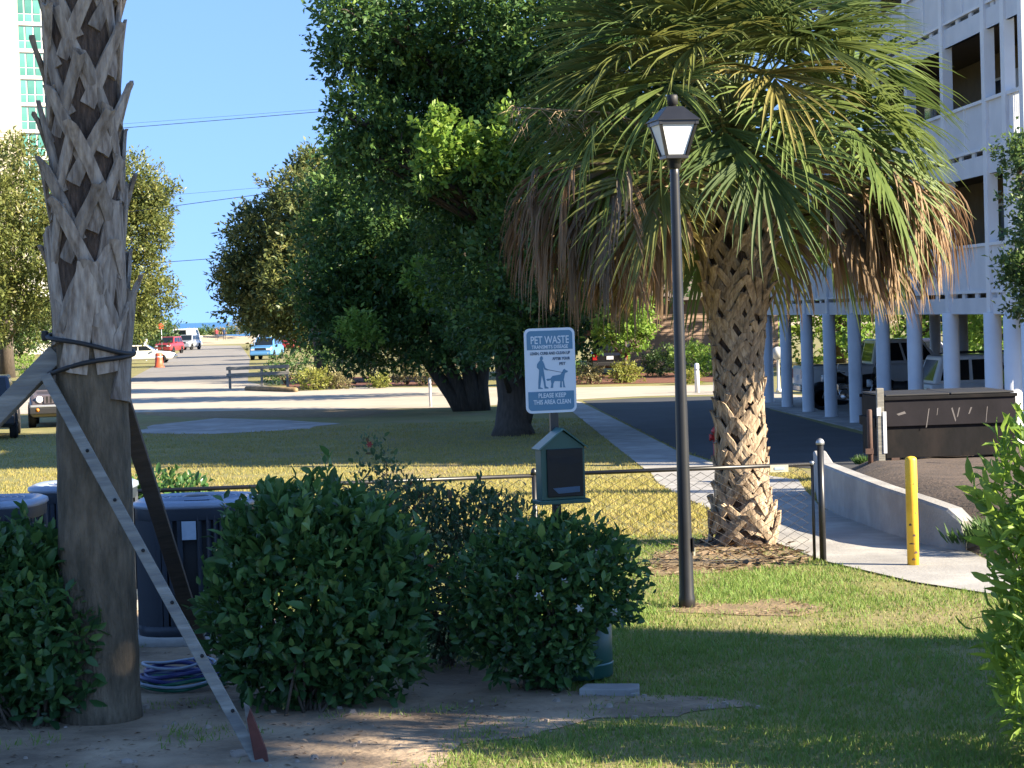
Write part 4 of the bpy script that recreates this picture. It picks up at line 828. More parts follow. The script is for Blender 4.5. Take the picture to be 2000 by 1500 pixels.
for i, (px, py, r) in enumerate([(468, 1478, .045), (248, 1492, .035), (100, 1408, .03), (1388, 1062, .05)]):
    c = G(px, py); mb = MB(); prof = [(r * .7, -.01), (r, r * .2), (r * .8, r * .55), (r * .35, r * .7)]; mb.lathe(prof, n=7)
    mb.v = [(x * random.uniform(.8, 1.3), y * random.uniform(.7, 1.1), z) for x, y, z in mb.v]
    o = mb.build('rock', 'stone'); o.location = c; tag(o, ['flat tan rock beside the red ground stake', 'small pale rock on the soil in front of the palm trunk', 'small pale rock under the bush at the palm foot', 'grey rock at the foot of the shaggy palm'][i], 'rock')
# ---- air conditioners
def slat_mesh(h): return MB().box((0, 0, h / 2), (.012, .03, h)).mesh('louver', 'ac_body')
SLAT = slat_mesh(.74)
def ac(label, c, r, sticker=False, rz=0.):
    t = thing('air_conditioner', label, 'air conditioner', c, rz, 'air conditioners behind the palm'); h = .88; n = 40
    sq = lambda a, r: (r * math.copysign(abs(math.cos(a)) ** .62, math.cos(a)), r * math.copysign(abs(math.sin(a)) ** .62, math.sin(a)))
    ring = lambda r, z: [(*sq(2 * math.pi * k / n, r), z) for k in range(n)]
    def loft(name, mat, secs, cap=True):
        mb = MB(); V = [p for rr, z in secs for p in ring(rr, z)]; Fs = [(i * n + k, i * n + (k + 1) % n, (i + 1) * n + (k + 1) % n, (i + 1) * n + k) for i in range(len(secs) - 1) for k in range(n)]
        if cap: Fs += [tuple(range(n))[::-1], tuple((len(secs) - 1) * n + k for k in range(n))]
        mb.add(V, Fs, True); return mb.build(name, mat, t)
    loft('pad', 'concrete', [(r * 1.1, -.02), (r * 1.1, .05), (r * 1.08, .06)]); loft('coil', 'dark', [(r * .93, .06), (r * .93, h - .05)])
    loft('base_pan', 'ac_body', [(r, .06), (r, .12), (r * .97, .125)]); loft('top_band', 'ac_body', [(r * .99, h - .10), (r, h - .09), (r, h - .03)], False)
    loft('rim', 'ac_top', [(r * 1.0, h - .03), (r * 1.03, h - .02), (r * 1.02, h + .005), (r * .93, h + .02), (r * .80, h + .006), (r * .78, h - .01)])
    for k in range(56):
        x, y = sq(2 * math.pi * (k + .5) / 56, r * .965); inst('louver', SLAT, t, Matrix.Translation((x, y, .07)) @ Matrix.Rotation(math.atan2(y, x), 4, 'Z') @ Matrix.Rotation(R(28), 4, 'Z'))
    for k in range(6):
        mb = MB(); rr = r * (.12 + .11 * k); mb.tube([(rr * math.cos(a), rr * math.sin(a), h + .022 - .004 * k / 6) for a in np.linspace(0, 2 * math.pi, 29)], .004, 4, caps=False); mb.build('guard_ring', 'ac_top', t)
    mb = MB(); mb.lathe([(.08, h - .01), (.085, h + .02), (.06, h + .03)], n=16); mb.build('hub', 'ac_body', t)
    if sticker:
        mb = MB(); mb.box((0, 0, 0), (.088, .004, .115)); mb.xf(Matrix.Translation((-.0, -r - .006, h - .16))); mb.build('rating_label', 'label_white', t)
    return t
ac('dark air conditioner with a white rating label behind the dark brace', G(378, 1262) + Vector((0, .36, 0)), .375, True)
ac('dark air conditioner behind the bush that overlaps the palm foot', G(-40, 1255) + Vector((0, .30, 0)), .375)
ac('dark air conditioner half hidden directly behind the palm trunk', G(150, 1205) + Vector((.0, .42, 0)), .36)
# ---- hose
hc = G(352, 1345); t = thing('garden_hose', 'coiled blue and green garden hose on the soil behind the long brace', 'hose', hc)
def coil(name, mat, r0, r1, z0, turns, cx, cy, rad):
    pts = []
    for k in range(int(turns * 28) + 1):
        a = 2 * math.pi * k / 28; f = k / (turns * 28); r = r0 + (r1 - r0) * f + .012 * math.sin(a * 1.7 + r0 * 40)
        pts.append((cx + r * 1.12 * math.cos(a), cy + r * math.sin(a), z0 + .022 * a / 6.283 + .012 * math.sin(a * 2.3)))
    mb = MB(); mb.tube(pts, rad, 7); mb.build(name, mat, t)
coil('green_loops', 'hose_green', .20, .17, .012, 2, 0, .02, .011); coil('pale_loops', 'hose_pale', .215, .20, .03, 1.6, .0, .02, .008); coil('blue_loops', 'hose_blue', .19, .15, .055, 3.2, -.01, .03, .012); coil('pale_top_loop', 'hose_pale', .175, .16, .125, 1.1, -.015, .03, .008)
mb = MB(); mb.tube([(.15, -.02, .12), (.24, -.06, .07), (.34, -.03, .03), (.42, .06, .012)], .011, 7); mb.build('hose_end', 'hose_blue', t)
# ---- chain-link fence
FA = P(120, 972, 16.35); FA.z = 0; FM = P(1043, 932, 16.8); FM.z = 0; FB = G(1608, 1098); FB.z = 0
t = thing('chain_link_fence', 'low black chain-link fence crossing the lawn in front of the shaggy palm', 'fence', FM); fh = .765
def rel(p): return Vector(p) - FM
for p, h, r in ((FA, .80, .022), (FM, .78, .019), (FB, .92, .026)):
    mb = MB(); mb.lathe([(r, -.1), (r, h)], rel(p), 12); po = mb.build('post', 'black_metal', t)
    mb = MB(); mb.lathe([(r * 1.25, h - .01), (r * 1.3, h + .01), (r * .9, h + .03), (r * .2, h + .04)], rel(p), 12); mb.build('cap', 'galv' if p is FB else 'black_metal', po)
mb = MB(); q = FB + Vector((-.065, .01, 0)); mb.lathe([(.012, -.02), (.012, .76)], rel(q), 10); mb.build('gate_post', 'black_metal', t); mb = MB(); mb.lathe([(.022, .755), (.02, .78), (.005, .79)], rel(q), 10); mb.build('cap', 'galv', t)
for a, b in ((FA, FM), (FM, q)):
    mb = MB(); mb.tube([rel(a) + Vector((0, 0, fh)), rel(b) + Vector((0, 0, fh - .005))], .016, 8); mb.build('top_rail', 'black_metal', t)
    mb = MB(); mb.tube([rel(a) + Vector((0, 0, .05)), rel(b) + Vector((0, 0, .05))], .003, 4); mb.build('tension_wire', 'black_metal', t)
    d = rel(b) - rel(a); ln = d.length; d.normalize(); p = .056; mb = MB(); rows = int(.7 / (p / 2)); nrm = Vector((-d.y, d.x, 0))
    for i in range(int(ln / p)):
        for s in (0, 1):
            pass
        pts = [rel(a) + d * (i * p + ((i + j) % 2) * p) + nrm * (.002 if j % 2 else -.002) + Vector((0, 0, .05 + j * p * .58)) for j in range(int(.7 / (p * .58)) + 1)]
        mb.tube(pts, .0034, 3, caps=False, smooth=False)
    mb.build('chain_link_mesh', 'black_metal', t)
pp = P(1522, 915, FM.y + (FB.y - FM.y) * .86 - .03); mb = MB(); mb.box(rel(pp), (.14, .006, .055)); pq = mb.build('plaque', 'cream', t); mb = MB(); mb.box(rel(pp) + Vector((0, -.0045, 0)), (.075, .003, .02)); mb.build('plaque_mark', 'label_white', pq)
# ---- yellow bollard
yb = G(1784, 1106); t = thing('yellow_bollard', 'chipped yellow steel bollard standing in the concrete walk', 'bollard', yb)
mb = MB(); mb.lathe([(.045, -.05), (.045, .80), (.042, .815), (.03, .825), (.008, .83)], n=20); mb.build('pipe', 'yellow', t)
for a, z, h, w in [(-70, .10, .02, .7), (-110, .17, .012, .9), (-85, .23, .018, .5), (-120, .31, .02, .45), (-60, .40, .012, .4), (-95, .05, .02, .6), (-75, .62, .01, .3)]:
    mb = MB(); mb.add([(.0458 * math.cos(R(a) + w * (k / 4 - .5)), .0458 * math.sin(R(a) + w * (k / 4 - .5)), z + e * h * (1 - .6 * abs(k / 2 - 1))) for e in (0, 1) for k in range(5)], [(k, k + 1, k + 6, k + 5) for k in range(4)]); mb.build('paint_chip', 'rust_metal', t)
# ---- low concrete wall
t = thing('low_wall', 'low grey concrete kerb wall with a rounded end beside the walk', 'wall', G(1600, 992))
def wallm():
    pts = [(G(1590, 960), .50), (G(1600, 992), .46), (G(1650, 1013), .43), (G(1720, 1040), .40), (G(1800, 1064), .37), (G(1850, 1074), .33), (G(1878, 1078), .24), (G(1886, 1078), .10)]
    o = t.location; V = []; Fs = []; th = .16
    for i, (p, h) in enumerate(pts):
        a = pts[max(0, i - 1)][0]; b = pts[min(len(pts) - 1, i + 1)][0]; d = (b - a); d.z = 0; d.normalize(); n = Vector((-d.y, d.x, 0))
        if n.x < 0: n = -n
        q = p - o
        V += [q + Vector((0, 0, -.1)), q + Vector((0, 0, h - .02)), q + n * .02 + Vector((0, 0, h)), q + n * (th - .02) + Vector((0, 0, h)), q + n * th + Vector((0, 0, h - .02)), q + n * th + Vector((0, 0, -.1))]
    for i in range(len(pts) - 1):
        for k in range(5): Fs.append((i * 6 + k, i * 6 + k + 1, i * 6 + k + 7, i * 6 + k + 6))
    Fs += [(0, 5, 4, 3, 2, 1), tuple((len(pts) - 1) * 6 + k for k in range(6))]
    mb = MB(); mb.add(V, Fs); bm = bmesh.new(); me = mb.mesh('wall_body', 'concrete'); bm.from_mesh(me); bmesh.ops.recalc_face_normals(bm, faces=bm.faces); bm.to_mesh(me); bm.free(); inst('wall_body', me, t)
wallm()
# ---- dumpster
db = G(1832, 918, .12); DY = 34.0; db = P(1832, 905, DY); db.z = zgf(DY) + .27
t = thing('dumpster', 'dark brown steel dumpster with pale scrapes standing on the soil bed', 'dumpster', db, R(4)); w, d, h = 1.98, 1.5, 1.02
mb = MB(); mb.prism([(-w / 2, -d / 2, .1), (-w / 2, -d / 2, h * .55), (-w / 2, -d / 2 - .02, h), (-w / 2, d / 2, h), (-w / 2, d / 2, .1)], (w, 0, 0)); mb.build('body', 'dumpster', t, .01)
mb = MB(); mb.box((0, -d / 2 - .03, h * .78), (w + .02, .03, h * .42)); mb.build('upper_band', 'dumpster_top', t, .006)
mb = MB(); mb.box((0, -d / 2 - .045, h - .02), (w + .06, .06, .05)); mb.box((0, d / 2, h - .02), (w + .06, .06, .05)); mb.build('top_rim', 'dumpster', t, .006)
for s in (-1, 1):
    mb = MB(); mb.box((s * w / 4, 0, h + .025), (w / 2 - .02, d + .08, .03)); mb.build('lid', 'plastic', t, .01)
    mb = MB(); mb.box((s * (w / 2 + .05), 0, h * .62), (.1, d * .7, .14)); mb.build('fork_pocket', 'dumpster', t, .008)
    mb = MB(); mb.box((s * (w / 2 - .15), 0, .03), (.12, d, .16)); mb.build('skid', 'rust_metal', t)
for x, a, L_, wd in [(-.35, .15, .3, .02), (.05, -.3, .22, .03), (.12, .2, .16, .025), (.3, .3, .12, .03), (-.75, 1.2, .14, .05), (-.2, .1, .12, .015), (.55, .1, .25, .015)]:
    z = h - .18 - L_ / 2; mb = MB(); m = Matrix.Translation((x, -d / 2 - .0475, z)) @ Matrix.Rotation(a, 4, 'Y'); mb.prism([(-wd / 2, 0, -L_ / 2), (wd * .2, 0, -L_ / 2 + .02), (wd / 2, 0, L_ / 2), (-wd * .3, 0, L_ / 2 - .01)], (0, .001, 0)); mb.xf(m); mb.build('scrape', 'streak', t)
# gate frame beside the dumpster
gp = P(1722, 915, 33.0); gp.z = zgf(33.0)
t = thing('enclosure_post', 'weathered grey enclosure post with white cover next to the dumpster', 'post', gp + Vector((0, 0, .0)))
mb = MB(); mb.box((0, 0, .68), (.10, .10, 1.4)); mb.build('post', 'grey_wood', t, .005); mb = MB(); mb.box((.055, -.052, .72), (.05, .02, .62)); mb.build('cover_strip', 'white_trim', t); mb = MB(); mb.box((-.03, -.06, 1.03), (.06, .03, .12)); mb.build('latch', 'white_trim', t)
t = thing('enclosure_post', 'dark rusty steel post with a hinge beside the grey enclosure post', 'post', gp + Vector((-.17, -.05, 0)))
mb = MB(); mb.lathe([(.04, -.05), (.04, 1.05), (.03, 1.07)], n=12); mb.build('pipe', 'rust_metal', t); mb = MB(); mb.box((-.02, -.05, .45), (.12, .03, .08)); mb.build('hinge', 'rust_metal', t)
# tufts of weeds on the bed
for i, (px, py, r) in enumerate([(1905, 1075, .22), (1850, 895, .25), (1690, 925, .16), (1930, 900, .35), (1960, 1085, .25), (1780, 915, .16)]):
    c = G(px, py); c.z = zgf(c.y) + (.15 if i else .06); n = 260; a = rng.random(n) * 6.283; rr = r * rng.random(n) ** .7; b = np.stack([rr * np.cos(a), rr * np.sin(a), 0 * a], 1); hh = .16 * rng.uniform(.5, 1.3, n)
    V, Fc = quads(b, np.stack([np.cos(a) * .5 + rng.normal(0, .3, n), np.sin(a) * .5 + rng.normal(0, .3, n), np.ones(n)], 1), rng.normal(size=(n, 3)), hh, hh * .12)
    o = inst('weed_tuft', npmesh('weed_tuft', V, Fc, 'l_hedge', rng.random(n)), None); o.location = c
    tag(o, ['green weed tuft at the rounded end of the low wall', 'weeds against the foot of the dumpster', 'weeds beside the enclosure posts', 'weeds at the far end of the dumpster', 'weed tuft beside the walk near the oleander', 'short weeds between dumpster and bollard'][i], 'weeds')
# ================================================================== BUILDINGS
def bx(name, mat, parent, x0, x1, y0, y1, z0, z1, bevel=0.):
    mb = MB(); mb.box(((x0 + x1) / 2, (y0 + y1) / 2, (z0 + z1) / 2), (x1 - x0, y1 - y0, z1 - z0)); return mb.build(name, mat, parent, bevel)
def apartment():
    t = thing('apartment_building', 'white three-storey apartment block raised on round columns over a carport', 'building', (8.46 + .054 * (54.8 - 40.8), 40.8, -1.0), math.atan(.054))
    cy = [0, 1.35, 4.5, 7.65, 10.8, 13.95, 17.1, 20.25, 23.5, 26.7]; yn, yf, yu = -1.35, 28.0, 21.2
    colm = MB().lathe([(.185, -.05), (.185, .02), (.168, .04), (.168, 2.72)], n=20).mesh('column', 'white_trim')
    for y in [yn + .2] + cy: inst('column', colm, t, Matrix.Translation((.02, y, 0)))
    for x in (5.2, 11.5):
        for y in cy[1::1]: inst('inner_column', colm, t, Matrix.Translation((x, y, 0)))
    bx('carport_floor', 'concrete', t, -.55, 14, yn, yf + 1, -.1, .03)
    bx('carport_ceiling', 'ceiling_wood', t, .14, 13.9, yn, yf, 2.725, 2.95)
    for k, (a, b) in enumerate([(-3, 3.2), (4.0, 8.6), (9.3, 13.2), (13.8, 16.9), (17.5, 19.9), (20.6, 23), (23.8, 27)]): bx('back_wall_panel', 'tan_board', t, 12.6, 12.75, a, b, .03, 2.72)
    for y in (6.2, 15.6): bx('partition', 'tan_board', t, 8.5, 12.5, y, y + .12, .03, 2.72)
    pm_ = {}
    for s in range(3):
        zv = 3.05 + 2.72 * s; end = yf if s == 0 else yu
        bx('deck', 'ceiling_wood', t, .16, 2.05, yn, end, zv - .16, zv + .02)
        ys = [yn + .2] + [y for y in cy if y <= end]
        for i, y in enumerate(ys):                                  # posts
            if s == 0: bx('post', 'white_trim', t, -.05, .15, y - .13, y + .13, 2.725, zv + 2.62)
            else: bx('post', 'white_trim', t, -.05, .15, y - .13, y + .13, zv - .10, zv + (2.62 if s < 2 else 2.3))
        ys2 = ys + ([end] if end - ys[-1] > .3 else [])
        for i in range(len(ys2) - 1):
            a, b = ys2[i] + .13, ys2[i + 1] - .13
            if b - a < .2: continue
            bx('fascia_panel', 'white_paint', t, 0, .07, a, b, zv - .36 if s == 0 else zv - .42, zv - .045)
            if i == 0 and s < 3:                                     # open railing with balusters on the end bay
                bx('bottom_rail', 'white_trim', t, .0, .06, a, b, zv + .06, zv + .12); bx('top_rail', 'white_trim', t, -.02, .1, a, b, zv + .93, zv + 1.0)
                n = 8
                for k in range(n):
                    y = a + (b - a) * (k + .5) / n
                    if n not in pm_: pm_[n] = MB().box((0, 0, 0), (.035, .04, .81)).mesh('baluster', 'white_trim')
                    inst('baluster', pm_[n], t, Matrix.Translation((.03, y, zv + .525)))
            else:
                bx('wall_panel', 'white_paint', t, .01, .07, a, b, zv + .045, zv + .94)
                bx('rail_cap', 'white_trim', t, -.045, .12, a, b, zv + .94, zv + 1.0)
                for f in ([.5] if b - a > 1.6 else []): y = a + (b - a) * f; bx('batten', 'white_trim', t, -.018, .01, y - .03, y + .03, zv + .05, zv + .94)
                for f in (.33, .67): y = a + (b - a) * f; bx('drain_block', 'white_paint', t, .02, .06, y - .12, y + .12, zv - .045, zv + .045)
                bx('rail_trim', 'white_trim', t, -.02, .01, a, b, zv + .045, zv + .10)
            if s < 2: bx('lintel', 'white_paint', t, .0, .075, a, b, zv + 2.30, zv + 2.298 + .002)
        bx('corridor_wall', 'corridor', t, 2.0, 2.15, yn, end, zv + .02, zv + 2.55)
        for k, y in enumerate([y for y in (2.2, 5.4, 11.7, 18.0) if y < end]):
            d = bx('door', 'white_paint', t, 1.95, 1.998, y, y + .9, zv + .03, zv + 2.05); bx('handle', 'chrome', d, 1.91, 1.95, y + .08, y + .12, zv + .98, zv + 1.04)
            wdw = bx('window', 'white_trim', t, 1.95, 1.998, y + 1.4, y + 2.4, zv + 1.0, zv + 2.0); bx('pane', 'win_glass', wdw, 1.942, 1.949, y + 1.46, y + 2.34, zv + 1.06, zv + 1.94)
    bx('end_block', 'white_paint', t, 2.16, 13.8, yn, yu, 2.96, 11.2)
    bx('roof', 'roof_shingle', t, -.6, 14.2, yn - .5, yu + .5, 11.21, 11.45); bx('eave', 'white_trim', t, -.1, .12, yn, yu, 10.85, 11.2)
    return t
apartment()
def wing():  # unseen block, added and turned along the sun to shade the foreground
    t = thing('shade_caster_wing', 'unseen plain white three-storey wing added on the sunny side to shade the foreground', 'building', (9.8, 6.9, 0), R(-22)); w, d, h = 10, 2.95, 10.4
    bx('wall', 'white_paint', t, 0, w, 0, d, -.2, h); bx('roof', 'roof_shingle', t, -.12, w + .3, -.02, d + .1, h + .003, h + .25)
    for s in range(3):
        for y in (.5, 1.9):
            f = bx('window', 'white_trim', t, -.05, -.003, y, y + .9, 1.0 + 3 * s, 2.3 + 3 * s); bx('pane', 'win_glass', f, -.06, -.052, y + .06, y + .84, 1.06 + 3 * s, 2.24 + 3 * s)
        bx('belt_course', 'white_trim', t, -.04, -.002, 0, d, 2.85 + 3 * s, 2.98 + 3 * s)
wing()  # added unseen block that shades the foreground
def tan_house():
    Y = 106; a = P(1228, 640, Y); b = P(1520, 640, Y); t = thing('tan_house', 'tan clapboard house showing between the young tree and the lamp post', 'house', (a.x, Y, -1)); w = b.x - a.x
    bx('wall', 'siding_tan', t, 0, w, .05, 6, -.1, 3.4)
    pl = MB().add([(0, 0, 0), (w, 0, 0), (w, .03, .20), (0, .03, .20), (0, .05, 0), (w, .05, 0), (w, .05, .2), (0, .05, .2)], [(0, 1, 2, 3), (4, 7, 6, 5), (0, 4, 5, 1), (3, 2, 6, 7), (0, 3, 7, 4), (1, 5, 6, 2)]).mesh('clapboard', 'siding_tan')
    for k in range(17): inst('clapboard', pl, t, Matrix.Translation((0, -.005, .05 + .2 * k)))
    mb = MB(); mb.prism([(-.4, -.5, 3.35), (-.4, 6.5, 3.35), (-.4, 3, 5.4)], (w + .8, 0, 0)); mb.build('roof', 'roof_shingle', t)
    f = bx('window', 'white_trim', t, w * .62, w * .62 + 1, -.06, -.012, 1.2, 2.4); bx('pane', 'win_glass', f, w * .62 + .08, w * .62 + .92, -.07, -.062, 1.28, 2.32)
tan_house()
def hotel():
    o = P(45, 300, 250); t = thing('hotel_tower', 'tall cream hotel tower with a strip of green-tinted windows', 'building', (o.x, 250, -1), R(30))
    bx('end_wall', 'cream_stucco', t, -38, 0, 0, 22, -.5, 66); wd = 9.2
    bx('bay_wall', 'hotel_white', t, .01, wd, 1.2, 22, -.5, 66)
    up = MB().box((0, 0, 0), (.78, .06, 1.5)).mesh('pane', 'hotel_glass'); lo = MB().box((0, 0, 0), (.78, .06, .82)).mesh('pane', 'hotel_glass')
    for r in range(4, 20):
        z = 1.2 + 3.03 * r
        for c in range(9):
            x = .62 + .98 * c; inst('pane', lo, t, Matrix.Translation((x, 1.16, z + .45))); inst('pane', up, t, Matrix.Translation((x, 1.16, z + 1.72)))
        bx('spandrel', 'hotel_white', t, .02, wd, .9, 1.199, z - .42, z - .03)
    bx('roof', 'hotel_white', t, -38.3, wd + .3, -.3, 22.3, 66.01, 66.9)
hotel()
# ================================================================== VEHICLES
def loft_body(secs, r=.1):
    mb = MB(); V = []; n = 10
    for x, zb, zt, hw in secs:
        q = [(hw * .9, zb), (hw, zb + .12), (hw, zb + (zt - zb) * .62), (hw * .97, zt - .06), (hw * .86, zt)]
        V += [(x, y, z) for y, z in q] + [(x, -y, z) for y, z in q[::-1]]
    Fs = [(i * n + k, i * n + (k + 1) % n, (i + 1) * n + (k + 1) % n, (i + 1) * n + k) for i in range(len(secs) - 1) for k in range(n)]
    Fs = [f[::-1] for f in Fs]; Fs += [tuple(range(n)), tuple((len(secs) - 1) * n + k for k in range(n))[::-1]]
    mb.add(V, Fs); return mb
KINDS = {
    'suv': dict(L=4.25, W=1.80, H=1.70, secs=[(-2.1, .42, .9, .80), (-2.06, .34, 1.06, .88), (-1.5, .3, 1.08, .9), (.8, .3, 1.09, .9), (1.5, .3, 1.04, .89), (1.98, .34, 1.0, .86), (2.1, .42, .82, .80)], cab=(-2.0, -1.78, .42, .92, 1.07, .80, .68), wx=(-1.28, 1.30), wr=.35),
    'sedan': dict(L=4.7, W=1.78, H=1.42, secs=[(-2.35, .42, .8, .78), (-2.3, .32, .93, .85), (-1.4, .26, .97, .89), (.9, .26, .96, .89), (1.9, .28, .86, .87), (2.3, .32, .74, .82), (2.38, .4, .62, .76)], cab=(-1.65, -.95, .25, 1.0, .94, .78, .62), wx=(-1.4, 1.42), wr=.32),
    'pickup': dict(L=5.6, W=1.95, H=1.86, secs=[(-2.8, .55, 1.06, .9), (-2.76, .45, 1.14, .95), (-.7, .42, 1.15, .97), (1.2, .42, 1.16, .97), (2.4, .42, 1.1, .95), (2.74, .45, 1.02, .92), (2.82, .52, .85, .86)], cab=(-.75, -.6, .75, 1.3, 1.14, .84, .74), wx=(-1.75, 1.75), wr=.4),
    'van': dict(L=5.4, W=2.0, H=2.35, secs=[(-2.7, .45, 1.1, .92), (-2.66, .36, 1.3, .98), (1.4, .36, 1.3, .99), (2.3, .38, 1.1, .96), (2.66, .42, .95, .9), (2.72, .5, .8, .84)], cab=(-2.66, -2.62, 1.3, 2.15, 1.28, .96, .88), wx=(-1.6, 1.7), wr=.36)}
WHEEL = {}
def car(label, loc, rz, kind, col, round_lamps=False, cat='car', name='parked_car', rack=False):
    k = KINDS[kind]; t = thing(name, label, cat, loc, rz, 'parked vehicles'); pk = 'p_' + col
    loft_body(k['secs']).build('body', pk, t, .035)
    xr, xrt, xft, xf, zb, wb, wt = k['cab']; H = k['H']; Lh = k['secs'][-1][0]; Lr = k['secs'][0][0]
    c = [Vector(p) for p in [(xr, -wb, zb), (xf, -wb, zb), (xf, wb, zb), (xr, wb, zb), (xrt, -wt, H), (xft, -wt, H), (xft, wt, H), (xrt, wt, H)]]
    mb = MB(); mb.add(c, [(3, 2, 1, 0), (4, 5, 6, 7), (0, 1, 5, 4), (1, 2, 6, 5), (2, 3, 7, 6), (3, 0, 4, 7)]); mb.build('cabin', pk, t, .05)
    def pane(nm, q, f0, f1, h0=.12, h1=.84):
        a, b, e, d = q; n = (b - a).cross(d - a).normalized() * .006
        pt = lambda u, v: (a.lerp(b, u)).lerp(d.lerp(e, u), v) + n
        mb = MB(); mb.add([pt(f0, h0), pt(f1, h0), pt(f1, h1), pt(f0, h1)] , [(0, 1, 2, 3)]); v2 = [Vector(v) - n * .8 for v in mb.v]
        mb.add(v2, [(3, 2, 1, 0)]); mb.f += [(i, i + 4, (i + 1) % 4 + 4, (i + 1) % 4) for i in range(4)]; mb.sm += [False] * 4; mb.build(nm, 'glass', t)
    pane('windscreen', (c[1], c[2], c[6], c[5]), .07, .93, .06, .92); pane('rear_window', (c[3], c[0], c[4], c[7]), .1, .9)
    sp = [(.06, .47), (.51, .93)] if kind != 'van' else [(.72, .96)]
    if kind == 'suv': sp = [(.05, .28), (.31, .60), (.63, .94)]
    for f0, f1 in sp:
        pane('side_window', (c[0], c[1], c[5], c[4]), f0, f1); pane('side_window', (c[2], c[3], c[7], c[6]), 1 - f1, 1 - f0)
    hw = k['W'] / 2; r = k['wr']
    if r not in WHEEL:
        WHEEL[r] = (MB().lathe([(r * .62, -.1), (r * .93, -.11), (r, -.07), (r, .07), (r * .93, .11), (r * .62, .1)], n=20, axis='y').mesh('tyre', 'tyre'), MB().lathe([(r * .05, -.105), (r * .2, -.1), (r * .6, -.08), (r * .64, -.1), (r * .64, .1), (r * .6, .08), (r * .2, .1), (r * .05, .105)], n=14, axis='y').mesh('rim', 'rim'), MB().lathe([(r * 1.13, -.012), (r * 1.13, .012), ], n=20, axis='y').mesh('wheel_arch', 'plastic'))
    for x in k['wx']:
        for s in (-1, 1):
            inst('wheel_arch', WHEEL[r][2], t, Matrix.Translation((x, s * (hw - .001), r + .02))); w = inst('wheel', WHEEL[r][0], t, Matrix.Translation((x, s * (hw - .085), r))); inst('rim', WHEEL[r][1], w)
    zf = k['secs'][-2][2] - .2
    for s in (-1, 1):
        mb = MB()
        if round_lamps: mb.lathe([(.10, -.02), (.105, .02), (.085, .03)], (Lh + .01, s * .56, zf + .06), 16, 'x')
        else: mb.box((Lh - .03, s * .6, zf), (.1, .32, .13))
        mb.build('headlight', 'lamp_clear', t, 0 if round_lamps else .02)
        mb = MB(); mb.box((Lr + .02, s * (hw - .2), k['secs'][1][2] - .22), (.08, .22, .28 if kind != 'sedan' else .16)); mb.build('tail_light', 'lamp_red', t, .02)
        mb = MB(); mb.box((xf - .12, s * (hw + .1), zb + .06), (.1, .2, .15)); mb.build('mirror', pk if not round_lamps else 'plastic', t, .03)
    mb = MB(); mb.box((Lh + .015, 0, zf + .05), (.04, .84 if not round_lamps else .86, .16 if not round_lamps else .24)); g = mb.build('grille', 'plastic' if not round_lamps else pk, t, .01)
    if round_lamps:
        for q in range(7): mb = MB(); mb.box((Lh + .037, -.33 + .11 * q, zf + .05), (.008, .05, .19)); mb.build('grille_slot', 'dark', g)
        mb = MB(); mb.box((Lh + .05, 0, .52), (.1, 1.72, .2)); mb.build('lower_bumper', 'plastic', t, .03); mb = MB(); mb.box((Lh + .06, 0, .66), (.08, 1.66, .07)); mb.build('bumper_strip', 'p_silver', t, .02)
        for s in (-1, 1): mb = MB(); mb.lathe([(.05, 0), (.055, .02)], (Lh + .09, s * .62, .55), 12, 'x'); mb.build('fog_lamp', 'amber', t)
    else: mb = MB(); mb.box((Lh + .02, 0, .48), (.14, k['W'] * .92, .2)); mb.build('front_bumper', pk if kind != 'sedan' else 'chrome', t, .04)
    mb = MB(); mb.box((Lr - .03, 0, .52), (.14, k['W'] * .92, .2)); mb.build('rear_bumper', 'plastic' if kind == 'suv' else 'chrome' if kind in ('sedan', 'pickup') else pk, t, .04)
    mb = MB(); mb.box((Lr - .012, 0, .80), (.02, .32, .16)); mb.build('number_plate', 'plate', t)
    if kind == 'pickup': bx('bed_opening', 'dark', t, -2.68, -.85, -.8, .8, 1.151, 1.156)
    if rack:
        for s in (-1, 1): mb = MB(); mb.tube([(-1.5, s * .6, H + .01), (-1.4, s * .6, H + .05), (.2, s * .6, H + .05), (.3, s * .6, H + .01)], .015, 6); mb.build('roof_rail', 'plastic', t)
    return t
def at(px, py, **kw): return G(px, py)
a = G(92, 836); car('gunmetal four-wheel drive with round lamps and slotted grille facing the field', a + Vector((0, 2.1, 0)), R(-80), 'suv', 'gunmetal', True, rack=True)
a = G(-64, 862); car('dark navy four-wheel drive parked closest to the grey brace', a + Vector((0, 2.1, 0)), R(-79), 'suv', 'navy', True)
a = G(282, 710); car('old white saloon parked side-on by the green hedge', a, R(2), 'sedan', 'ivory')
a = G(306, 694); car('red car in the row on the hedge side of the beach road', a + Vector((0, 0, 0)) + Vector((0, 8, 0)), R(-100), 'suv', 'red')
a = G(330, 688); car('silver car parked between the red car and the tall white van', a + Vector((0, 14, 0)), R(-100), 'suv', 'silver')
a = G(352, 682); car('tall white van parked last before the dunes', a + Vector((0, 6, 0)), R(80), 'van', 'white', cat='van', name='parked_van')
a = G(516, 703); car('bright blue compact car on the verge behind the rail fence', a + Vector((0, 2, 0)), R(-97), 'suv', 'blue')
a = G(522, 690); car('dark red car parked behind the bright blue one', a + Vector((.8, 12, 0)), R(-97), 'suv', 'red')
a = G(508, 684); car('white car parked past the bright blue one on the tree side', a + Vector((0, 6, 0)), R(-97), 'suv', 'white')
a = G(494, 680); car('white saloon parked last on the tree side of the road', a + Vector((0, 12, 0)), R(-97), 'sedan', 'white')
a = G(1196, 733); car('black car with red tail lights backed up to the mulch bed', a + Vector((0, 2.3, 0)), R(88), 'suv', 'black', rack=True)
def fac(Y, x): a = math.atan(.054); return Vector((8.46 + .054 * (54.8 - Y) + x * math.cos(a), Y + x * math.sin(a), -.97))
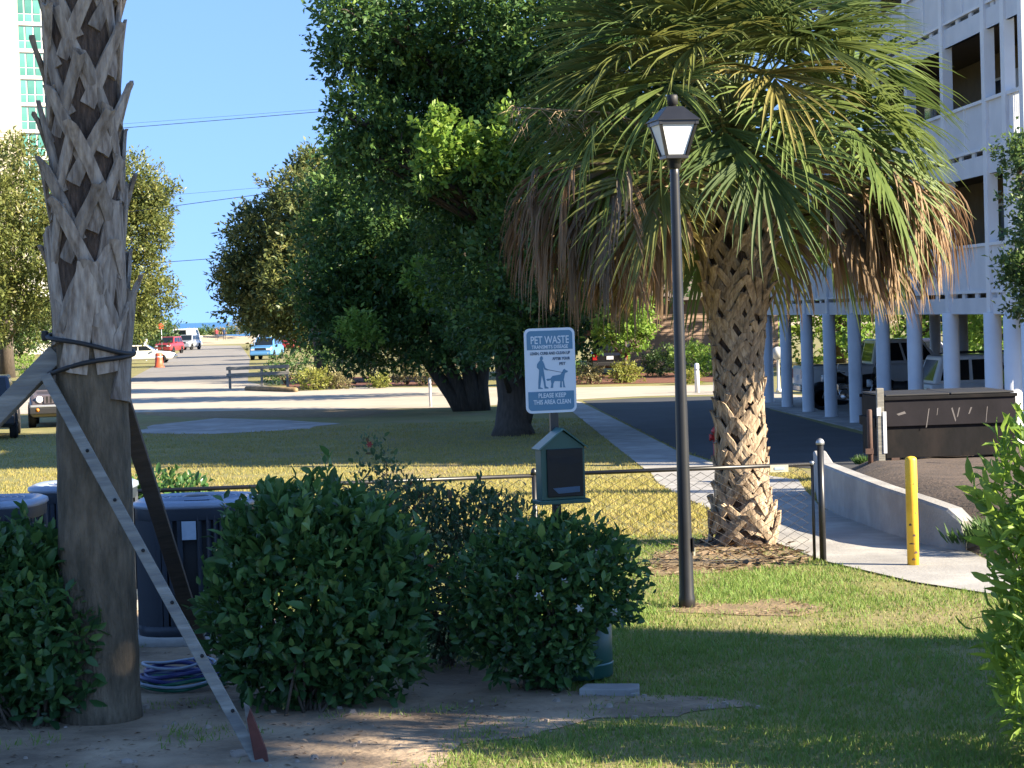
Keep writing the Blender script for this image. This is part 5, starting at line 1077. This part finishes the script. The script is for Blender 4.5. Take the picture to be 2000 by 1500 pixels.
car('silver-white estate car backed under the carport behind the dumpster', fac(50.4, 2.7), R(3), 'suv', 'white', rack=True)
car('white pickup truck under the carport behind the motorcycles', fac(65.2, 3.3), R(3), 'pickup', 'white', cat='pickup', name='pickup_truck')
car('dark car deep under the carport past the estate car', fac(46.2, 3.4), R(3), 'suv', 'black')
car('white car under the carport between pickup and motorcycles', fac(58.2, 5.6), R(3), 'sedan', 'white')
car('dark car past the far end of the carport', fac(73.5, 6.2), R(5), 'suv', 'navy')
def motorcycle(label, loc, rz):
    t = thing('motorcycle', label, 'motorcycle', loc, rz, 'motorcycles under the carport')
    for x in (-.78, .80):
        w = inst('wheel', MB().lathe([(.22, -.06), (.30, -.07), (.33, -.04), (.33, .04), (.30, .07), (.22, .06)], n=20, axis='y').mesh('tyre', 'tyre'), t, Matrix.Translation((x, 0, .33))); inst('rim', MB().lathe([(.04, -.06), (.21, -.045), (.225, -.06), (.225, .06), (.21, .045), (.04, .06)], n=14, axis='y').mesh('rim', 'chrome'), w)
        mb = MB(); mb.tube([(x + .38 * math.cos(R(q)), 0, .33 + .38 * math.sin(R(q))) for q in range(20, 171, 15)], .085, 8); mb.build('fender', 'p_black', t)
    mb = MB(); mb.tube([(.1, 0, .82), (.3, 0, .88), (.5, 0, .86), (.6, 0, .80)], [.10, .17, .16, .08], 12); mb.build('tank', 'p_black', t)
    mb = MB(); mb.tube([(.12, 0, .80), (-.15, 0, .74), (-.45, 0, .78), (-.72, 0, .86)], [.12, .17, .18, .12], 10); mb.build('seat', 'plastic', t)
    mb = MB(); mb.lathe([(.12, -.22), (.16, -.2), (.16, .2), (.12, .22)], (.2, 0, .42), 12, 'y'); mb.box((.2, 0, .58), (.34, .3, .26)); mb.build('engine', 'chrome', t, .02)
    for s in (-1, 1):
        mb = MB(); mb.box((-.72, s * .29, .58), (.56, .2, .34)); mb.build('saddlebag', 'p_black', t, .06)
        mb = MB(); mb.tube([(.8, s * .1, .33), (.58, s * .1, .95)], .03, 8); mb.build('fork', 'chrome', t)
        mb = MB(); mb.tube([(.3, s * .16, .3), (-.3, s * .2, .24), (-1.1, s * .22, .28)], [.03, .04, .045], 8); mb.build('exhaust', 'chrome', t)
        mb = MB(); mb.tube([(.56, 0, 1.0), (.5, s * .2, 1.08), (.35, s * .4, 1.06), (.22, s * .42, 1.03)], .016, 7); mb.build('handlebar', 'chrome', t)
        mb = MB(); mb.tube([(.42, s * .33, 1.08), (.4, s * .36, 1.22)], .008, 5); mb.box((.4, s * .37, 1.25), (.02, .12, .07)); mb.build('mirror', 'chrome', t)
    mb = MB(); mb.prism([(.68, -.2, .95), (.68, .2, .95), (.52, .18, 1.42), (.52, -.18, 1.42)], (.012, 0, 0)); mb.build('windscreen', 'glass', t)
    mb = MB(); mb.lathe([(.06, -.1), (.1, -.05), (.1, .05), (.09, .06)], (.72, 0, .88), 14, 'x'); mb.build('headlight', 'lamp_clear', t)
    mb = MB(); mb.box((-1.02, 0, .72), (.06, .14, .1)); mb.build('tail_light', 'lamp_red', t, .02); mb = MB(); mb.box((-.86, 0, 1.0), (.3, .4, .3)); mb.build('top_case', 'plastic', t, .06)
motorcycle('black touring motorcycle parked between the round columns beside the pickup', fac(61.6, 1.3), R(185))
motorcycle('second black motorcycle parked nearer the dumpster end of the carport', fac(56.6, 1.5), R(170))
# ================================================================== FURNITURE OF THE FAR GROUND
a = G(562, 757); b = G(533, 751); t = thing('rail_fence', 'low weathered two-rail timber fence at the corner of the beach road', 'fence', a)
q = Vector((-2.75, .5, 0))
for f in (0, .42, .95): mb = MB(); mb.box((q.x * f, q.y * f, .45), (.11, .11, 1.1)); mb.build('post', 'grey_wood', t, .01)
for z in (.95, .66): mb = MB(); mb.bar((.1, -.02 - .07, z), (q.x, q.y - .09, z - .04), .05, .15); mb.build('rail', 'grey_wood', t, .01)
a = G(578, 766); b = G(482, 763); t = thing('parking_log', 'sunlit timber log lying along the road corner', 'log', a.lerp(b, .5)); mb = MB(); o = a.lerp(b, .5); mb.tube([a - o + Vector((0, 0, .09)), Vector((0, 0, .1)), b - o + Vector((0, 0, .09))], [.11, .12, .11], 10); mb.build('log', 'straw', t)
for px, py, h, lab in [(1362, 767, .98, 'white bollard at the driveway edge between lamp post and palm trunk'), (1398, 765, .85, 'white bollard half hidden by the shaggy palm trunk'), (841, 795, .9, 'thin white marker post at the foot of the leaning oak')]:
    c = G(px, py); r = .085 if px > 1000 else .045; t = thing('white_bollard', lab, 'bollard', c); mb = MB(); mb.lathe([(r, -.05), (r, h), (r * .8, h + .04), (r * .2, h + .06)], n=14); mb.build('pipe', 'white_trim', t); mb = MB(); mb.lathe([(r + .003, 0), (r + .003, .06)], (0, 0, h * .8), 14, caps=False); mb.build('band', 'galv', t)
for px, py, Y, lab in [(1519, 690, 76, 'white globe lamp on a post seen past the carport corner'), (1486, 690, 84, 'white globe lamp post half hidden by the shaggy palm')]:
    c = P(px, py, Y); g_ = Vector((c.x, Y, -1)); h = c.z + 1; t = thing('globe_lamp', lab, 'lamp post', g_); mb = MB(); r = .225
    mb.lathe([(r * math.sin(R(q)), h - r * math.cos(R(q))) for q in range(8, 181, 12)], n=20); mb.build('globe', 'hotel_white', t); mb = MB(); mb.lathe([(.09, 0), (.09, .1), (.05, .14), (.045, h - r), (.08, h - r + .01)], n=12); mb.build('post', 'white_trim', t)
c = G(1404, 893); t = thing('fire_hydrant', 'red fire hydrant showing behind the shaggy palm trunk', 'hydrant', c); mb = MB(); mb.lathe([(.16, -.02), (.16, .04), (.11, .06), (.11, .48), (.14, .5), (.14, .54), (.11, .58), (.06, .64), (.03, .68)], n=16); mb.build('barrel', 'hydrant', t)
for s in (-1, 1): mb = MB(); mb.lathe([(.05, 0), (.06, .09), (.07, .09), (.07, .12)], (0, 0, .4), 10, 'x'); mb.xf(Matrix.Diagonal((s * 1.5, 1, 1, 1))); mb.build('nozzle', 'hydrant', t)
c = G(1490, 1035); t = thing('red_flag', 'small red marker flag at the foot of the shaggy palm', 'flag', Vector((2.12, 18.55, 0))); mb = MB(); mb.tube([(0, 0, -.03), (0, 0, .26)], .004, 5); mb.build('wire', 'galv', t); mb = MB(); mb.prism([(0, 0, .26), (.07, 0, .255), (.065, 0, .18), (.0, 0, .175)], (0, .003, 0)); mb.build('flag', 'hydrant', t)
c = G(311, 718); t = thing('traffic_barrel', 'orange-red traffic barrel beside the white saloon', 'barrel', c); mb = MB(); mb.lathe([(.38, 0), (.38, .08), (.30, .09), (.27, .55), (.24, .95), (.2, 1.0)], n=16); mb.build('drum', 'orange', t)
for z in (.3, .65): mb = MB(); mb.lathe([(.292 - .05 * z, 0), (.288 - .05 * z, .12)], (0, 0, z), 16, caps=False); mb.build('reflective_band', 'plate', t)
c = G(262, 708); t = thing('notice_board', 'small white notice on a post before the hedge', 'sign', c + Vector((0, 6, 0))); mb = MB(); mb.box((0, 0, .8), (.08, .08, 1.7)); mb.build('post', 'white_trim', t); mb = MB(); mb.box((0, -.06, 1.4), (.3, .03, .8)); mb.build('board', 'plate', t)
c = G(303, 700); t = thing('sign_pole', 'thin pole with a small red sign by the red car on the hedge side', 'sign', c + Vector((0, 4, 0))); mb = MB(); mb.lathe([(.04, -.05), (.035, 3.1)], n=8); mb.build('pole', 'galv', t); mb = MB(); mb.box((0, -.05, 2.8), (.45, .02, .5)); mb.build('board', 'orange', t)
# power lines on poles hidden by trees
pl = Vector((-64, 150, -1)); pr = Vector((20, 132, -1))
for i, (p, lab) in enumerate(((pl, 'timber utility pole at the hotel end of the power lines'), (pr, 'timber utility pole behind the shaggy palm crown'))):
    t = thing('utility_pole', lab, 'pole', p); mb = MB(); mb.lathe([(.16, -.2), (.11, 15.6)], n=10); mb.build('pole', 'brown_wood', t); mb = MB(); mb.box((0, 0, 15), (.12, 2.2, .12)); mb.build('crossarm', 'brown_wood', t)
for i, (y0, x0, y1, x1, lab) in enumerate([(248, 245, 216, 640, 'highest dark power line crossing the sky above the beach road'), (240, 245, 211, 640, 'thin power line just above the highest dark one'), (400, 345, 374, 540, 'middle power line crossing the sky above the beach road'), (378, 350, 361, 560, 'thin power line just above the middle one'), (512, 300, 492, 575, 'lowest power line crossing the gap over the road')]):
    A = P(x0, y0, 142); B = P(x1, y1, 138); d = (B - A) / (B.x - A.x); pa = A + d * (pl.x - A.x); pb = A + d * (pr.x - A.x); pts = []
    for k in range(17):
        f = k / 16; q = pa.lerp(pb, f); q.z -= .0; pts.append(q + Vector((0, 0, .35 * ((f - .5) ** 2 * 4 - .15))))
    mb = MB(); r = .02 if i % 2 == 0 else .009
    o0 = pts[0]; mb.tube([p - o0 for p in pts], r, 5, smooth=True); o = mb.build('power_line', 'wire'); o.location = o0; tag(o, lab, 'wire')
# two people by the dunes
def person(label, loc, rz, top, legs, hair):
    t = thing('person', label, 'person', loc, rz)
    J = dict(pel=(0, 0, .92, .14), bel=(0, 0, 1.08, .13), che=(0, -.02, 1.30, .16), nec=(0, -.01, 1.48, .055), hed=(0, .02, 1.60, .085), top=(0, .02, 1.70, .075), sl=(-.19, 0, 1.40, .065), el=(-.25, .02, 1.13, .045), wl=(-.24, .12, .90, .035), hl=(-.24, .15, .82, .04), sr=(.19, 0, 1.40, .065), er=(.25, .0, 1.13, .045), wr=(.25, .08, .90, .035), hr=(.25, .1, .82, .04), pl=(-.10, 0, .86, .09), kl=(-.11, .04, .49, .06), al=(-.11, -.03, .10, .042), fl=(-.11, .12, .04, .04), pr=(.10, 0, .86, .09), kr=(.11, -.02, .49, .06), ar=(.11, -.12, .10, .042), fr=(.11, .03, .04, .04))
    E = [('pel', 'bel'), ('bel', 'che'), ('che', 'nec'), ('nec', 'hed'), ('hed', 'top'), ('che', 'sl'), ('sl', 'el'), ('el', 'wl'), ('wl', 'hl'), ('che', 'sr'), ('sr', 'er'), ('er', 'wr'), ('wr', 'hr'), ('pel', 'pl'), ('pl', 'kl'), ('kl', 'al'), ('al', 'fl'), ('pel', 'pr'), ('pr', 'kr'), ('kr', 'ar'), ('ar', 'fr')]
    ks = list(J); me = bpy.data.meshes.new('body'); me.from_pydata([J[k][:3] for k in ks], [(ks.index(a), ks.index(b)) for a, b in E], []); o = bpy.data.objects.new('body', me); COL.objects.link(o)
    md = o.modifiers.new('skin', 'SKIN')
    if not me.skin_vertices: me.attributes.new
    sv = me.skin_vertices[0].data if me.skin_vertices else None
    if sv is None:
        bm = bmesh.new(); bm.from_mesh(me); bm.verts.layers.skin.verify(); bm.to_mesh(me); bm.free(); sv = me.skin_vertices[0].data
    for i, k in enumerate(ks): sv[i].radius = (J[k][3], J[k][3] * .8); sv[i].use_root = (k == 'pel')
    o.modifiers.new('sub', 'SUBSURF').levels = 1
    dg = bpy.context.evaluated_depsgraph_get(); m2 = bpy.data.meshes.new_from_object(o.evaluated_get(dg)); bpy.data.objects.remove(o)
    for c in (top, legs, (.42, .26, .19), hair):
        m2.materials.append(pm('cloth', c, None, 6, .8))
    for p in m2.polygons:
        z = p.center.z; x = abs(p.center.x); p.material_index = 3 if z > 1.66 or (z > 1.58 and p.center.y < 0) else 2 if z > 1.46 or (x > .2 and z < 1.15) else 0 if z > .94 else 1 if z > .12 else 3
    inst('body', m2, t)
person('person in a red top and dark trousers standing by the dune path', Vector((P(417, 640, 300).x, 303, -.55)), R(10), (.4, .06, .08), (.05, .05, .08), (.05, .03, .02))
person('person in dark blue clothes standing by the dune path', Vector((P(432, 640, 300).x, 303, -.5)), R(190), (.02, .05, .14), (.02, .03, .07), (.04, .03, .02))
